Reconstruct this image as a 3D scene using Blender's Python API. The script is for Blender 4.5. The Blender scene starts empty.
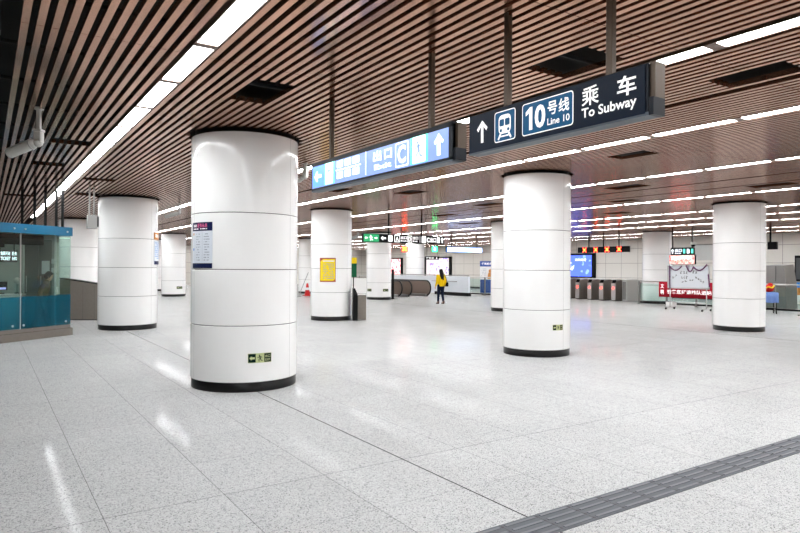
import bpy, bmesh, math, random
from mathutils import Vector, Matrix
random.seed(7)
sc = bpy.context.scene
COL = sc.collection
PI = math.pi

# ------------------------------------------------------------------ camera frame (metres, camera above the origin)
F = 625.0; TH = math.radians(33.6); CH = 1.65; CEIL = 3.465
FW = (math.sin(TH), math.cos(TH)); RT = (math.cos(TH), -math.sin(TH))
def gp(px, d):
    "ground point seen in image column px at depth d"
    l = (px-400)/F*d
    return (FW[0]*d+RT[0]*l, FW[1]*d+RT[1]*l)
def yx(px, X):
    "Y of the point seen in image column px on the plane X"
    t = (px-400)/F
    return X*(FW[1]+RT[1]*t)/(FW[0]+RT[0]*t)

# ------------------------------------------------------------------ materials
def new_mat(name):
    m = bpy.data.materials.new(name); m.use_nodes = True
    return m, m.node_tree, m.node_tree.nodes['Principled BSDF']
def pmat(name, col, rough=.5, metal=0., emit=None, es=0., spec=.5, coat=0., noise=0., nscale=20, bump=0.):
    m, nt, b = new_mat(name)
    b.inputs['Base Color'].default_value = (*col, 1)
    b.inputs['Roughness'].default_value = rough
    b.inputs['Metallic'].default_value = metal
    b.inputs['Specular IOR Level'].default_value = spec
    b.inputs['Coat Weight'].default_value = coat
    b.inputs['Coat Roughness'].default_value = .04
    if emit:
        b.inputs['Emission Color'].default_value = (*emit, 1); b.inputs['Emission Strength'].default_value = es
    if noise or bump:
        tc = nt.nodes.new('ShaderNodeTexCoord'); n = nt.nodes.new('ShaderNodeTexNoise')
        n.inputs['Scale'].default_value = nscale; n.inputs['Detail'].default_value = 4
        nt.links.new(tc.outputs['Object'], n.inputs['Vector'])
        if noise:
            mr = nt.nodes.new('ShaderNodeMapRange'); mr.inputs[3].default_value = 1-noise; mr.inputs[4].default_value = 1+noise
            nt.links.new(n.outputs['Fac'], mr.inputs[0])
            mx = nt.nodes.new('ShaderNodeMix'); mx.data_type = 'RGBA'; mx.blend_type = 'MULTIPLY'; mx.inputs[0].default_value = 1
            mx.inputs[6].default_value = (*col, 1)
            nt.links.new(mr.outputs[0], mx.inputs[7]); nt.links.new(mx.outputs[2], b.inputs['Base Color'])
        if bump:
            bp = nt.nodes.new('ShaderNodeBump'); bp.inputs['Strength'].default_value = bump; bp.inputs['Distance'].default_value = .005
            nt.links.new(n.outputs['Fac'], bp.inputs['Height']); nt.links.new(bp.outputs[0], b.inputs['Normal'])
    return m
class NB:
    def __init__(s, nt): s.nt = nt
    def m(s, op, a, b=None, c=None):
        n = s.nt.nodes.new('ShaderNodeMath'); n.operation = op
        for i, v in enumerate((a, b, c)):
            if v is None: continue
            if isinstance(v, (int, float)): n.inputs[i].default_value = v
            else: s.nt.links.new(v, n.inputs[i])
        return n.outputs[0]
    def xyz(s, kind='Object'):
        tc = s.nt.nodes.new('ShaderNodeTexCoord'); sp = s.nt.nodes.new('ShaderNodeSeparateXYZ')
        s.nt.links.new(tc.outputs[kind], sp.inputs[0]); return tc.outputs[kind], sp.outputs
    def line(s, v, period, off, w):
        "1 on a joint of half-width w every period"
        t = s.m('SUBTRACT', v, off); t = s.m('DIVIDE', t, period); f = s.m('FRACT', t)
        f = s.m('SUBTRACT', f, .5); f = s.m('ABSOLUTE', f); f = s.m('SUBTRACT', .5, f)
        f = s.m('MULTIPLY', f, period); return s.m('LESS_THAN', f, w)
    def mix(s, fac, a, b):
        n = s.nt.nodes.new('ShaderNodeMix'); n.data_type = 'RGBA'
        for i, v in ((0, fac), (6, a), (7, b)):
            if isinstance(v, tuple): n.inputs[i].default_value = (*v, 1)
            elif isinstance(v, (int, float)): n.inputs[i].default_value = v
            else: s.nt.links.new(v, n.inputs[i])
        return n.outputs[2]

def floor_mat():
    m, nt, b = new_mat('speckled_granite'); nb = NB(nt); vec, o = nb.xyz()
    x, y = o[0], o[1]
    left = nb.m('LESS_THAN', x, 3.03)
    jl = nb.line(x, .80, .655, .0022); jr = nb.line(x, .82, 3.61, .0022)
    jx = nb.m('ADD', nb.m('MULTIPLY', jl, left), nb.m('MULTIPLY', jr, nb.m('SUBTRACT', 1, left)))
    jy = nb.line(y, .835, .295, .0013)
    j4 = nb.line(y, 4.175, 4.47, .0028)
    joint = nb.m('MINIMUM', nb.m('ADD', nb.m('ADD', nb.m('MULTIPLY', jx, .75), nb.m('MULTIPLY', jy, .7)), nb.m('MULTIPLY', j4, .8)), 1)
    b1 = nb.m('LESS_THAN', nb.m('ABSOLUTE', nb.m('SUBTRACT', x, 3.01)), .006)
    b2 = nb.m('LESS_THAN', nb.m('ABSOLUTE', nb.m('SUBTRACT', x, 15.7)), .012)
    blk = nb.m('MINIMUM', nb.m('ADD', b1, b2), 1)
    # granite grains
    def noise(scale, detail=2):
        n = nt.nodes.new('ShaderNodeTexNoise'); n.inputs['Scale'].default_value = scale; n.inputs['Detail'].default_value = detail
        nt.links.new(vec, n.inputs['Vector']); return n.outputs['Fac']
    v = nt.nodes.new('ShaderNodeTexVoronoi'); v.inputs['Scale'].default_value = 140
    nt.links.new(vec, v.inputs['Vector'])
    sp = nt.nodes.new('ShaderNodeSeparateColor'); nt.links.new(v.outputs['Color'], sp.inputs[0])
    g = nt.nodes.new('ShaderNodeValToRGB'); e = g.color_ramp.elements
    e[0].position = 0; e[0].color = (.12, .123, .122, 1); e[1].position = 1; e[1].color = (.52, .53, .528, 1)
    for p, c in ((.10, .27), (.25, .405), (.6, .455)):
        q = e.new(p); q.color = (c*.985, c, c, 1)
    nt.links.new(sp.outputs[0], g.inputs[0])
    big = nt.nodes.new('ShaderNodeMapRange'); nt.links.new(noise(1.3, 3), big.inputs[0])
    big.inputs[3].default_value = .94; big.inputs[4].default_value = 1.06
    # tile to tile difference
    cx = nb.m('FLOOR', nb.m('DIVIDE', nb.m('SUBTRACT', x, .655), .8)); cy = nb.m('FLOOR', nb.m('DIVIDE', nb.m('SUBTRACT', y, .295), .835))
    cb = nt.nodes.new('ShaderNodeCombineXYZ'); nt.links.new(cx, cb.inputs[0]); nt.links.new(cy, cb.inputs[1])
    wn = nt.nodes.new('ShaderNodeTexWhiteNoise'); nt.links.new(cb.outputs[0], wn.inputs[0])
    tv = nb.m('MULTIPLY_ADD', wn.outputs[0], .05, .975)
    k = nb.m('MULTIPLY', big.outputs[0], tv)
    mul = nt.nodes.new('ShaderNodeMix'); mul.data_type = 'RGBA'; mul.blend_type = 'MULTIPLY'; mul.inputs[0].default_value = 1
    nt.links.new(g.outputs[0], mul.inputs[6]); nt.links.new(k, mul.inputs[7])
    c = nb.mix(joint, mul.outputs[2], (.05, .05, .05))
    c = nb.mix(blk, c, (.01, .01, .01))
    nt.links.new(c, b.inputs['Base Color'])
    b.inputs['IOR'].default_value = 1.028
    r = nb.m('MULTIPLY_ADD', noise(9, 3), .06, .055); nt.links.new(r, b.inputs['Roughness'])
    return m
def tile_wall_mat(name, axis, col, zoff=.2, zp=.9, px=1.18, rough=.25):
    m, nt, b = new_mat(name); nb = NB(nt); vec, o = nb.xyz()
    j = nb.m('MAXIMUM', nb.line(o[axis], px, 0, .012), nb.line(o[2], zp, zoff, .012))
    c = nb.mix(j, col, tuple(v*.45 for v in col)); nt.links.new(c, b.inputs['Base Color']); b.inputs['Roughness'].default_value = rough
    return m
def slat_mat():
    m, nt, b = new_mat('brown_anodised_slats'); nb = NB(nt); vec, o = nb.xyz()
    b.inputs['Base Color'].default_value = (.42, .27, .21, 1)
    cx = nb.m('FLOOR', nb.m('DIVIDE', o[0], .1)); wn = nt.nodes.new('ShaderNodeTexWhiteNoise'); wn.noise_dimensions = '1D'
    nt.links.new(cx, wn.inputs['W'])
    nt.links.new(nb.mix(wn.outputs[0], (.52, .265, .165), (.62, .325, .21)), b.inputs['Base Color'])
    b.inputs['Metallic'].default_value = .85; b.inputs['Roughness'].default_value = .17
    return m
def enamel_mat():
    m, nt, b = new_mat('white_enamel_panel'); nb = NB(nt); vec, o = nb.xyz()
    b.inputs['Base Color'].default_value = (.88, .885, .88, 1); b.inputs['Roughness'].default_value = .11
    b.inputs['Specular IOR Level'].default_value = .3
    n = nt.nodes.new('ShaderNodeTexNoise'); mp = nt.nodes.new('ShaderNodeMapping'); mp.inputs['Scale'].default_value = (9, 9, .35)
    nt.links.new(vec, mp.inputs[0]); nt.links.new(mp.outputs[0], n.inputs['Vector']); n.inputs['Scale'].default_value = 1.2
    bp = nt.nodes.new('ShaderNodeBump'); bp.inputs['Strength'].default_value = .16; bp.inputs['Distance'].default_value = .01
    nt.links.new(n.outputs['Fac'], bp.inputs['Height']); nt.links.new(bp.outputs[0], b.inputs['Normal'])
    return m
def glass_mat(name, tint=(.85, .93, .90), gl=.12):
    m, nt, b = new_mat(name); nt.nodes.remove(b)
    t = nt.nodes.new('ShaderNodeBsdfTransparent'); t.inputs[0].default_value = (*tint, 1)
    g = nt.nodes.new('ShaderNodeBsdfGlossy'); g.inputs['Roughness'].default_value = .02
    f = nt.nodes.new('ShaderNodeLayerWeight'); nb = NB(nt)
    mx = nt.nodes.new('ShaderNodeMixShader')
    nt.links.new(nb.m('MULTIPLY_ADD', nb.m('POWER', f.outputs['Facing'], 5), .7, .03+gl*.2), mx.inputs[0])
    nt.links.new(t.outputs[0], mx.inputs[1]); nt.links.new(g.outputs[0], mx.inputs[2])
    nt.links.new(mx.outputs[0], nt.nodes['Material Output'].inputs[0]); return m
def film_mat(name, tint, diff, fac):
    m, nt, b = new_mat(name)
    b.inputs['Base Color'].default_value = (*diff, 1); b.inputs['Roughness'].default_value = .08
    t = nt.nodes.new('ShaderNodeBsdfTransparent'); t.inputs[0].default_value = (*tint, 1)
    mx = nt.nodes.new('ShaderNodeMixShader'); mx.inputs[0].default_value = fac
    nt.links.new(t.outputs[0], mx.inputs[1]); nt.links.new(b.outputs[0], mx.inputs[2])
    nt.links.new(mx.outputs[0], nt.nodes['Material Output'].inputs[0]); return m
def splash_mat(name, base, c1, c2, scale, es, th=.55):
    "lit printed poster: blotches of two colours on a base colour"
    m, nt, b = new_mat(name); nb = NB(nt); vec, o = nb.xyz()
    n = nt.nodes.new('ShaderNodeTexNoise'); n.inputs['Scale'].default_value = scale; nt.links.new(vec, n.inputs[0])
    n2 = nt.nodes.new('ShaderNodeTexNoise'); n2.inputs['Scale'].default_value = scale*1.7; nt.links.new(vec, n2.inputs[0])
    c = nb.mix(nb.m('GREATER_THAN', n.outputs[0], th), base, c1)
    c = nb.mix(nb.m('GREATER_THAN', n2.outputs[0], th+.02), c, c2)
    b.inputs['Base Color'].default_value = (.05, .05, .05, 1)
    nt.links.new(c, b.inputs['Emission Color']); b.inputs['Emission Strength'].default_value = es; b.inputs['Roughness'].default_value = .2
    return m
def check_mat(name, a, bcol, scale):
    m, nt, b = new_mat(name); tc = nt.nodes.new('ShaderNodeTexCoord'); ck = nt.nodes.new('ShaderNodeTexChecker')
    ck.inputs['Scale'].default_value = scale; ck.inputs[1].default_value = (*a, 1); ck.inputs[2].default_value = (*bcol, 1)
    nt.links.new(tc.outputs['Object'], ck.inputs[0]); nt.links.new(ck.outputs[0], b.inputs['Base Color']); b.inputs['Roughness'].default_value = .9
    return m

LAMP = 41.0
M = dict(
 floor=floor_mat(), slat=slat_mat(), enamel=enamel_mat(),
 void=pmat('black_ceiling_void', (.004, .004, .004), .9),
 black=pmat('black_stone', (.008, .008, .008), .3, spec=.15, noise=.2, nscale=60),
 blackp=pmat('black_paint', (.004, .004, .0045), .4, spec=.12),
 rubber=pmat('black_rubber', (.006, .006, .006), .55, spec=.2),
 core=pmat('dark_joint', (.03, .03, .03), .7),
 lamp=pmat('lit_diffuser', (.8, .8, .8), .5, emit=(.965, .985, 1.0), es=LAMP),
 klamp=pmat('kiosk_lamp', (.8, .8, .8), .5, emit=(.9, 1, .95), es=5),
 frame=pmat('brown_lamp_frame', (.16, .10, .075), .35, .6),
 post=pmat('bronze_post', (.075, .052, .035), .4, .4, noise=.1),
 steel=pmat('brushed_steel', (.52, .52, .51), .28, .9),
 steeld=pmat('dark_steel', (.22, .215, .21), .3, .8),
 gate=pmat('bronze_steel', (.27, .235, .21), .28, .6),
 navy=pmat('navy_sign_face', (.004, .010, .024), .4, spec=.12),
 navye=pmat('sign_casing', (.008, .011, .017), .4, .1, spec=.2),
 casebot=pmat('lit_underside_casing', (.08, .10, .125), .4, .1, spec=.3),  # casing underside coloured lighter, the light falling on it put into the colour
 teal=pmat('blue_sign_field', (.004, .07, .17), .4, emit=(.012, .14, .30), es=.2, spec=.15),
 white=pmat('white_lettering', (.85, .85, .85), .4, emit=(1, 1, 1), es=.45),  # faint glow put into the white letters, which have no lamp behind them
 whitep=pmat('white_paint', (.8, .8, .79), .4),
 whitel=pmat('lit_white_lettering', (.8, .8, .8), .4, emit=(1, 1, 1), es=1.3),
 litw=pmat('lit_white', (.8, .8, .8), .4, emit=(.82, .92, 1), es=1.9),
 litbw=pmat('lit_blue_white', (.2, .3, .5), .3, emit=(.45, .62, 1), es=5),
 litb=pmat('lit_pale_blue', (.08, .12, .2), .3, emit=(.24, .38, .92), es=1.05),
 litb2=pmat('lit_blue', (.1, .3, .8), .3, emit=(.10, .30, .95), es=1.3),
 litg=pmat('lit_teal_green', (.1, .7, .5), .3, emit=(.10, .75, .55), es=1.2),
 green=pmat('green_sign', (.01, .22, .08), .4, emit=(.01, .30, .10), es=.6),
 greend=pmat('dark_green_sign', (.002, .016, .009), .5, spec=.1),
 lime=pmat('pale_luminous_yellow', (.50, .56, .28), .5),
 ledr=pmat('red_led', (.2, 0, 0), .4, emit=(1, .03, .02), es=14),
 ledy=pmat('orange_led', (.3, .1, 0), .4, emit=(1, .35, .02), es=5),
 ledg=pmat('green_led', (0, .2, .05), .4, emit=(.03, 1, .25), es=9),
 pled=splash_mat('pink_led_screen', (1, .55, .50), (1, .16, .14), (1, .8, .75), 9, 1.6),
 blueled=splash_mat('blue_led_screen', (.06, .13, .95), (.09, .19, 1), (.2, .35, 1), 1.5, 2.2, .6),
 mapad=splash_mat('lit_map_poster', (1, .93, .96), (.5, .35, .95), (.95, .3, .35), 2.6, 1.1, .64),
 redad=splash_mat('lit_pink_poster', (1, .55, .55), (.95, .12, .18), (1, .9, .88), 3, 1.8, .52),
 blue=pmat('kiosk_blue', (.0, .12, .235), .3), bluep=pmat('royal_blue', (.02, .07, .33), .4),
 stone=pmat('brown_grey_stone', (.17, .15, .13), .25, noise=.12, nscale=14),
 beige=tile_wall_mat('beige_wall_tile', 1, (.60, .58, .54), .2, .9, 1.18),
 beige2=tile_wall_mat('beige_far_wall_tile', 0, (.56, .54, .50), .2, .9, 1.2),
 dark=pmat('dark_grey_wall', (.045, .047, .05), .5),
 glass=glass_mat('clear_glass'), gglass=glass_mat('green_glass', (.86, .94, .92), .05),
 bglass=film_mat('smoked_glass', (.6, .52, .48), (.22, .17, .14), .6),
 film=film_mat('blue_film', (.28, .66, .78), (.015, .15, .22), .30),
 tact=pmat('grey_tactile_tile', (.085, .093, .105), .5, spec=.15, noise=.08, nscale=40),
 tactb=pmat('tactile_bar', (.13, .14, .155), .45, spec=.2), stud=pmat('dark_gap', (.05, .05, .055), .6),
 cam=pmat('grey_white_plastic', (.45, .45, .42), .4), camd=pmat('grey_plastic', (.3, .3, .29), .45),
 postw=pmat('pale_blue_paper', (.72, .77, .84), .35), paper=pmat('white_paper', (.75, .77, .79), .5),
 print=pmat('grey_print', (.30, .33, .40), .5), pink=pmat('pink_print', (.75, .12, .30), .5),
 navyp=pmat('navy_print', (.006, .011, .06), .45, spec=.15), orange=pmat('orange_print', (.60, .22, .03), .4),
 yellow=pmat('yellow_print', (.80, .62, .008), .5, spec=.2), maroon=pmat('maroon_print', (.30, .05, .02), .4),
 brightb=pmat('bright_blue_print', (.05, .25, .65), .4),
 red=pmat('red_banner', (.34, .008, .02), .7, spec=.1), redp=pmat('red_plastic', (.45, .01, .01), .5, spec=.2),
 purple=pmat('purple_tinsel', (.10, .01, .085), .35, .4), wboard=pmat('whiteboard', (.62, .66, .70), .2),
 ink=pmat('black_ink', (.03, .03, .03), .5),
 skin=pmat('skin', (.50, .30, .21), .5), hair=pmat('dark_hair', (.005, .004, .0035), .5, spec=.15),
 ycoat=pmat('yellow_cloth', (.70, .46, .005), .9, spec=.1), jean=pmat('dark_denim', (.007, .012, .028), .9, spec=.1, noise=.2, nscale=50),
 boot=pmat('brown_leather', (.06, .03, .015), .6), brown=pmat('brown_cloth', (.12, .08, .045), .9),
 dcloth=pmat('black_cloth', (.006, .006, .007), .95, spec=.1), bclth=check_mat('blue_checked_cloth', (.02, .07, .28), (.2, .3, .55), 40),
 greenpr=pmat('green_print', (.003, .09, .035), .5, spec=.2), teal2=pmat('teal_plastic', (.0, .25, .36), .4),
 wood=pmat('grey_laminate', (.42, .43, .42), .4), screen=pmat('lit_monitor', (.1, .1, .2), .3, emit=(.5, .5, 1), es=1.2),
 tealsurf=pmat('grey_green_panel', (.42, .46, .43), .4),
)

# ------------------------------------------------------------------ mesh helpers
class MB:
    def __init__(s): s.v = []; s.f = []; s.fm = []; s.sm = []; s.mats = []
    def _m(s, m):
        if m not in s.mats: s.mats.append(m)
        return s.mats.index(m)
    def add(s, vs, fs, m, smooth=False):
        k = len(s.v); s.v += [tuple(v) for v in vs]; i = s._m(m)
        for f in fs: s.f.append(tuple(k+a for a in f)); s.fm.append(i); s.sm.append(smooth)
        return s
    def box(s, x0, x1, y0, y1, z0, z1, m, mx=None):
        vs = [(x, y, z) for z in (z0, z1) for x, y in ((x0, y0), (x1, y0), (x1, y1), (x0, y1))]
        if mx is not None: vs = [mx @ Vector(v) for v in vs]
        return s.add(vs, [(0, 3, 2, 1), (4, 5, 6, 7), (0, 1, 5, 4), (1, 2, 6, 5), (2, 3, 7, 6), (3, 0, 4, 7)], m)
    def bbox(s, x0, x1, y0, y1, z0, z1, m, r=.01, mx=None):
        "box with chamfered vertical edges and top"
        r = min(r, abs(x1-x0)/2.2, abs(y1-y0)/2.2, abs(z1-z0)/2.2)
        def ring(q, z): return [(x0+q, y0, z), (x1-q, y0, z), (x1, y0+q, z), (x1, y1-q, z), (x1-q, y1, z), (x0+q, y1, z), (x0, y1-q, z), (x0, y0+q, z)]
        def ring2(q, z):
            return [(x0+q+r, y0+q, z), (x1-q-r, y0+q, z), (x1-q, y0+q+r, z), (x1-q, y1-q-r, z), (x1-q-r, y1-q, z), (x0+q+r, y1-q, z), (x0+q, y1-q-r, z), (x0+q, y0+q+r, z)]
        vs = ring2(r*.6, z0)+ring(r, z0+r*.6)+ring(r, z1-r*.6)+ring2(r*.6, z1)
        if mx is not None: vs = [mx @ Vector(v) for v in vs]
        fs = [tuple(range(7, -1, -1)), tuple(range(24, 32))]
        for k in range(3):
            for i in range(8): fs.append((k*8+i, k*8+(i+1) % 8, k*8+8+(i+1) % 8, k*8+8+i))
        return s.add(vs, fs, m)
    def tube(s, p0, p1, r0, m, r1=None, n=12, cap=True):
        r1 = r0 if r1 is None else r1
        p0 = Vector(p0); p1 = Vector(p1); d = (p1-p0).normalized()
        a = d.orthogonal().normalized(); b = d.cross(a)
        vs = []
        for p, r in ((p0, r0), (p1, r1)):
            for i in range(n):
                t = 2*PI*i/n; vs.append(p+a*math.cos(t)*r+b*math.sin(t)*r)
        fs = [(i, (i+1) % n, n+(i+1) % n, n+i) for i in range(n)]
        s.add(vs, fs, m, True)
        if cap: s.add(vs, [tuple(range(n-1, -1, -1)), tuple(range(n, 2*n))], m)
        return s
    def path(s, pts, r, m, n=10):
        "bent tube"
        pts = [Vector(p) for p in pts]; vs = []; up = None
        for k, p in enumerate(pts):
            d = (pts[min(k+1, len(pts)-1)]-pts[max(k-1, 0)]).normalized()
            if up is None: up = d.orthogonal().normalized()
            up = (up-d*up.dot(d)).normalized(); b = d.cross(up)
            rr = r[k] if isinstance(r, (list, tuple)) else r
            for i in range(n):
                t = 2*PI*i/n; vs.append(p+up*math.cos(t)*rr+b*math.sin(t)*rr)
        fs = []
        for k in range(len(pts)-1):
            for i in range(n): fs.append((k*n+i, k*n+(i+1) % n, (k+1)*n+(i+1) % n, (k+1)*n+i))
        s.add(vs, fs, m, True)
        s.add(vs, [tuple(range(n-1, -1, -1)), tuple(range((len(pts)-1)*n, len(pts)*n))], m)
        return s
    def lathe(s, c, prof, m, n=96, smooth=True, a0=0, a1=2*PI):
        full = abs(a1-a0-2*PI) < 1e-6; k = n if full else n+1; vs = []
        for r, z in prof:
            for i in range(k):
                t = a0+(a1-a0)*i/n; vs.append((c[0]+r*math.cos(t), c[1]+r*math.sin(t), z))
        fs = []
        for j in range(len(prof)-1):
            for i in range(n):
                i2 = (i+1) % k; fs.append((j*k+i, j*k+i2, (j+1)*k+i2, (j+1)*k+i))
        return s.add(vs, fs, m, smooth)
    def sphere(s, c, r, m, n=12, sc3=(1, 1, 1)):
        vs = []; fs = []
        for j in range(n//2+1):
            ph = PI*j/(n//2)
            for i in range(n):
                t = 2*PI*i/n; vs.append((c[0]+r*sc3[0]*math.sin(ph)*math.cos(t), c[1]+r*sc3[1]*math.sin(ph)*math.sin(t), c[2]+r*sc3[2]*math.cos(ph)))
        for j in range(n//2):
            for i in range(n): fs.append((j*n+i, (j+1)*n+i, (j+1)*n+(i+1) % n, j*n+(i+1) % n))
        return s.add(vs, fs, m, True)
    def build(s, name, parent=None, loc=None):
        me = bpy.data.meshes.new(name); me.from_pydata(s.v, [], s.f)
        for m in s.mats: me.materials.append(m)
        me.polygons.foreach_set('material_index', s.fm); me.polygons.foreach_set('use_smooth', s.sm)
        bm = bmesh.new(); bm.from_mesh(me); bmesh.ops.remove_doubles(bm, verts=bm.verts, dist=1e-6)
        bmesh.ops.recalc_face_normals(bm, faces=[f for f in bm.faces if f.calc_area() > 0]); bm.to_mesh(me); bm.free()
        o = bpy.data.objects.new(name, me); COL.objects.link(o)
        if loc is not None: o.location = loc
        if parent is not None: o.parent = parent
        return o
def tag(o, label, cat, group=None, kind=None):
    o['label'] = label; o['category'] = cat
    if group: o['group'] = group
    if kind: o['kind'] = kind
    return o
def thing(name, label, cat, loc=(0, 0, 0), rz=0, group=None):
    o = bpy.data.objects.new(name, None); COL.objects.link(o); o.empty_display_size = .1
    o.location = loc; o.rotation_euler = (0, 0, rz)
    return tag(o, label, cat, group)
def struct(o, label=None):
    o['kind'] = 'structure'
    if label: o['label'] = label
    return o
def copy_tree(o, parent=None):
    c = o.copy(); COL.objects.link(c)
    if parent is not None: c.parent = parent
    for ch in [x for x in bpy.data.objects if x.parent == o]: copy_tree(ch, c)
    return c

# ------------------------------------------------------------------ flat graphics on a plane or wrapped on a column
_txt = {}
def text_mesh(t, bold=0):
    if (t, bold) in _txt: return _txt[(t, bold)]
    cu = bpy.data.curves.new('t', 'FONT'); cu.body = t; cu.size = 1; cu.offset = bold; cu.resolution_u = 3
    o = bpy.data.objects.new('t', cu); COL.objects.link(o)
    dg = bpy.context.evaluated_depsgraph_get(); me = bpy.data.meshes.new_from_object(o.evaluated_get(dg))
    vs = [tuple(v.co) for v in me.vertices]; fs = [tuple(p.vertices) for p in me.polygons]
    bpy.data.objects.remove(o); bpy.data.curves.remove(cu); bpy.data.meshes.remove(me)
    _txt[(t, bold)] = (vs, fs); return vs, fs
class Gfx:
    def __init__(s, org, right, up=(0, 0, 1)):
        s.o = Vector(org); s.r = Vector(right).normalized(); s.u = Vector(up); s.n = s.r.cross(s.u); s.cyl = None
    @classmethod
    def column(cls, c, R, a0, z0):
        g = cls((0, 0, 0), (1, 0, 0)); g.cyl = (c, R, a0, z0); return g
    def p(s, u, v, w):
        if s.cyl:
            c, R, a0, z0 = s.cyl; a = a0+u/R
            return (c[0]+(R+w)*math.cos(a), c[1]+(R+w)*math.sin(a), z0+v)
        return s.o+s.r*u+s.u*v+s.n*w
    def poly(s, mb, pts, w, m):
        k = len(pts); mb.add([s.p(a, b, w) for a, b in pts], [tuple(range(k))], m)
    def slab(s, mb, u0, u1, v0, v1, w0, w1, m, n=1):
        vs = []
        for i in range(n+1):
            u = u0+(u1-u0)*i/n
            vs += [s.p(u, v0, w0), s.p(u, v0, w1), s.p(u, v1, w1), s.p(u, v1, w0)]
        fs = [(0, 1, 2, 3), (4*n+3, 4*n+2, 4*n+1, 4*n)]
        for i in range(n):
            a = 4*i; b = a+4
            for j in range(4): fs.append((a+j, b+j, b+(j+1) % 4, a+(j+1) % 4))
        mb.add(vs, fs, m)
    def rrect(s, mb, u0, u1, v0, v1, r, w, m):
        pts = []
        for cx, cy, a in ((u1-r, v0+r, -90), (u1-r, v1-r, 0), (u0+r, v1-r, 90), (u0+r, v0+r, 180)):
            for k in range(5):
                t = math.radians(a+k*22.5); pts.append((cx+r*math.cos(t), cy+r*math.sin(t)))
        s.poly(mb, pts, w, m)
    def disc(s, mb, u, v, r, w, m, n=16, sy=1):
        s.poly(mb, [(u+r*math.cos(2*PI*i/n), v+r*sy*math.sin(2*PI*i/n)) for i in range(n)], w, m)
    def stroke(s, mb, pts, t, w, m):
        for (a, b), (c, d) in zip(pts, pts[1:]):
            L = math.hypot(c-a, d-b) or 1; nx, ny = -(d-b)/L*t/2, (c-a)/L*t/2; ex, ey = (c-a)/L*t*.3, (d-b)/L*t*.3
            s.poly(mb, [(a-ex+nx, b-ey+ny), (a-ex-nx, b-ey-ny), (c+ex-nx, d+ey-ny), (c+ex+nx, d+ey+ny)], w, m)
    def text(s, mb, t, u, v, h, w, m, width=None, bold=.012):
        "left edge u, baseline v, cap height h, optional total width"
        vs, fs = text_mesh(t, bold)
        if not vs: return
        x0 = min(a[0] for a in vs); x1 = max(a[0] for a in vs); y0 = min(a[1] for a in vs); y1 = max(a[1] for a in vs)
        ky = h/(y1-y0); kx = (width/(x1-x0)) if width else ky
        mb.add([s.p(u+(a[0]-x0)*kx, v+(a[1]-y0)*ky, w) for a in vs], fs, m)
    def arrow(s, mb, u, v, L, t, ang, w, m):
        "arrow centred at u,v pointing ang degrees (0 = right)"
        ca, sa = math.cos(math.radians(ang)), math.sin(math.radians(ang))
        def T(x, y): return (u+x*ca-y*sa, v+x*sa+y*ca)
        h = L/2; k = L*.36
        s.poly(mb, [T(-h, -t/2), T(h-k*.55, -t/2), T(h-k*.55, t/2), T(-h, t/2)], w, m)
        s.poly(mb, [T(h, 0), T(h-k, k*1.0), T(h-k*1.35, k*.75), T(h-k*.5, 0)], w, m)
        s.poly(mb, [T(h, 0), T(h-k*.5, 0), T(h-k*1.35, -k*.75), T(h-k, -k*1.0)], w, m)
    def man(s, mb, u, v, h, w, m, flip=1):
        f = flip*h; S = lambda q: [(u+a*f, v+b*h) for a, b in q]
        s.disc(mb, u+.10*f, v+.88*h, .09*h, w, m, 10)
        s.stroke(mb, S([(.06, .74), (-.02, .45)]), .17*h, w, m)
        s.stroke(mb, S([(-.02, .45), (.18, .28), (.14, .04)]), .10*h, w, m)
        s.stroke(mb, S([(-.02, .45), (-.10, .22), (-.32, .14)]), .10*h, w, m)
        s.stroke(mb, S([(.07, .72), (.26, .56), (.38, .62)]), .07*h, w, m)
        s.stroke(mb, S([(.04, .72), (-.18, .66), (-.26, .48)]), .07*h, w, m)
    def rows(s, mb, u0, u1, v0, v1, n, t, w, m, seed=1):
        rn = random.Random(seed)
        for i in range(n):
            v = v1-(v1-v0)*(i+.5)/n; u = u0
            while u < u1-.01:
                L = rn.uniform(.3, 1)*(u1-u0)*.2; e = min(u+L, u1)
                if rn.random() < .8: s.poly(mb, [(u, v-t/2), (e, v-t/2), (e, v+t/2), (u, v+t/2)], w, m)
                u = e+(u1-u0)*.035

# ================================================================== THE SETTING
X0, X1, Y0, Y1 = -3.5, 33.0, -20.0, 56.0
b = MB(); b.box(X0, X1, Y0, Y1, -.1, 0, M['floor']); struct(b.build('floor'), 'polished speckled light grey granite floor with thin joints')

# columns -------------------------------------------------------
cols = [
 (3.09, 8.64, .735, 'largest round white column in front, with a pale notice and a low exit sign'),
 (3.19, 17.92, .735, 'wide white column beside the glass kiosk with an orange plate on its right edge'),
 (3.10, 27.2, .735, 'white column behind the glass kiosk, above the brown-grey stone parapet'),
 (8.985, 8.70, .645, 'white column under the subway sign, with a small green exit plate low on it'),
 (9.16, 17.73, .645, 'white column carrying the yellow notice, with a waste bin at its right'),
 (8.75, 35.9, .645, 'small far white column seen between the kiosk column and the largest column'),
 (17.2, 9.12, .645, 'white column right of the whiteboard, nearest on the right side'),
 (17.0, 18.0, .645, 'white column partly hidden behind the left edge of the column under the subway sign'),
 (17.15, 27.8, .645, 'far white column with two small green plates, left of the escalators'),
 (17.15, 36.3, .645, 'far white column showing in the gap between the largest column and the yellow notice column'),
 (27.15, 18.35, .66, 'white column behind the glass fence between the ticket gates and the whiteboard'),
 (24.7, 35.3, .645, 'far white column rising behind the escalators'),
 (9.75, 44.3, .645, 'farthest white column, a sliver right of the kiosk column'),
]
COLS = {}
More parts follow.
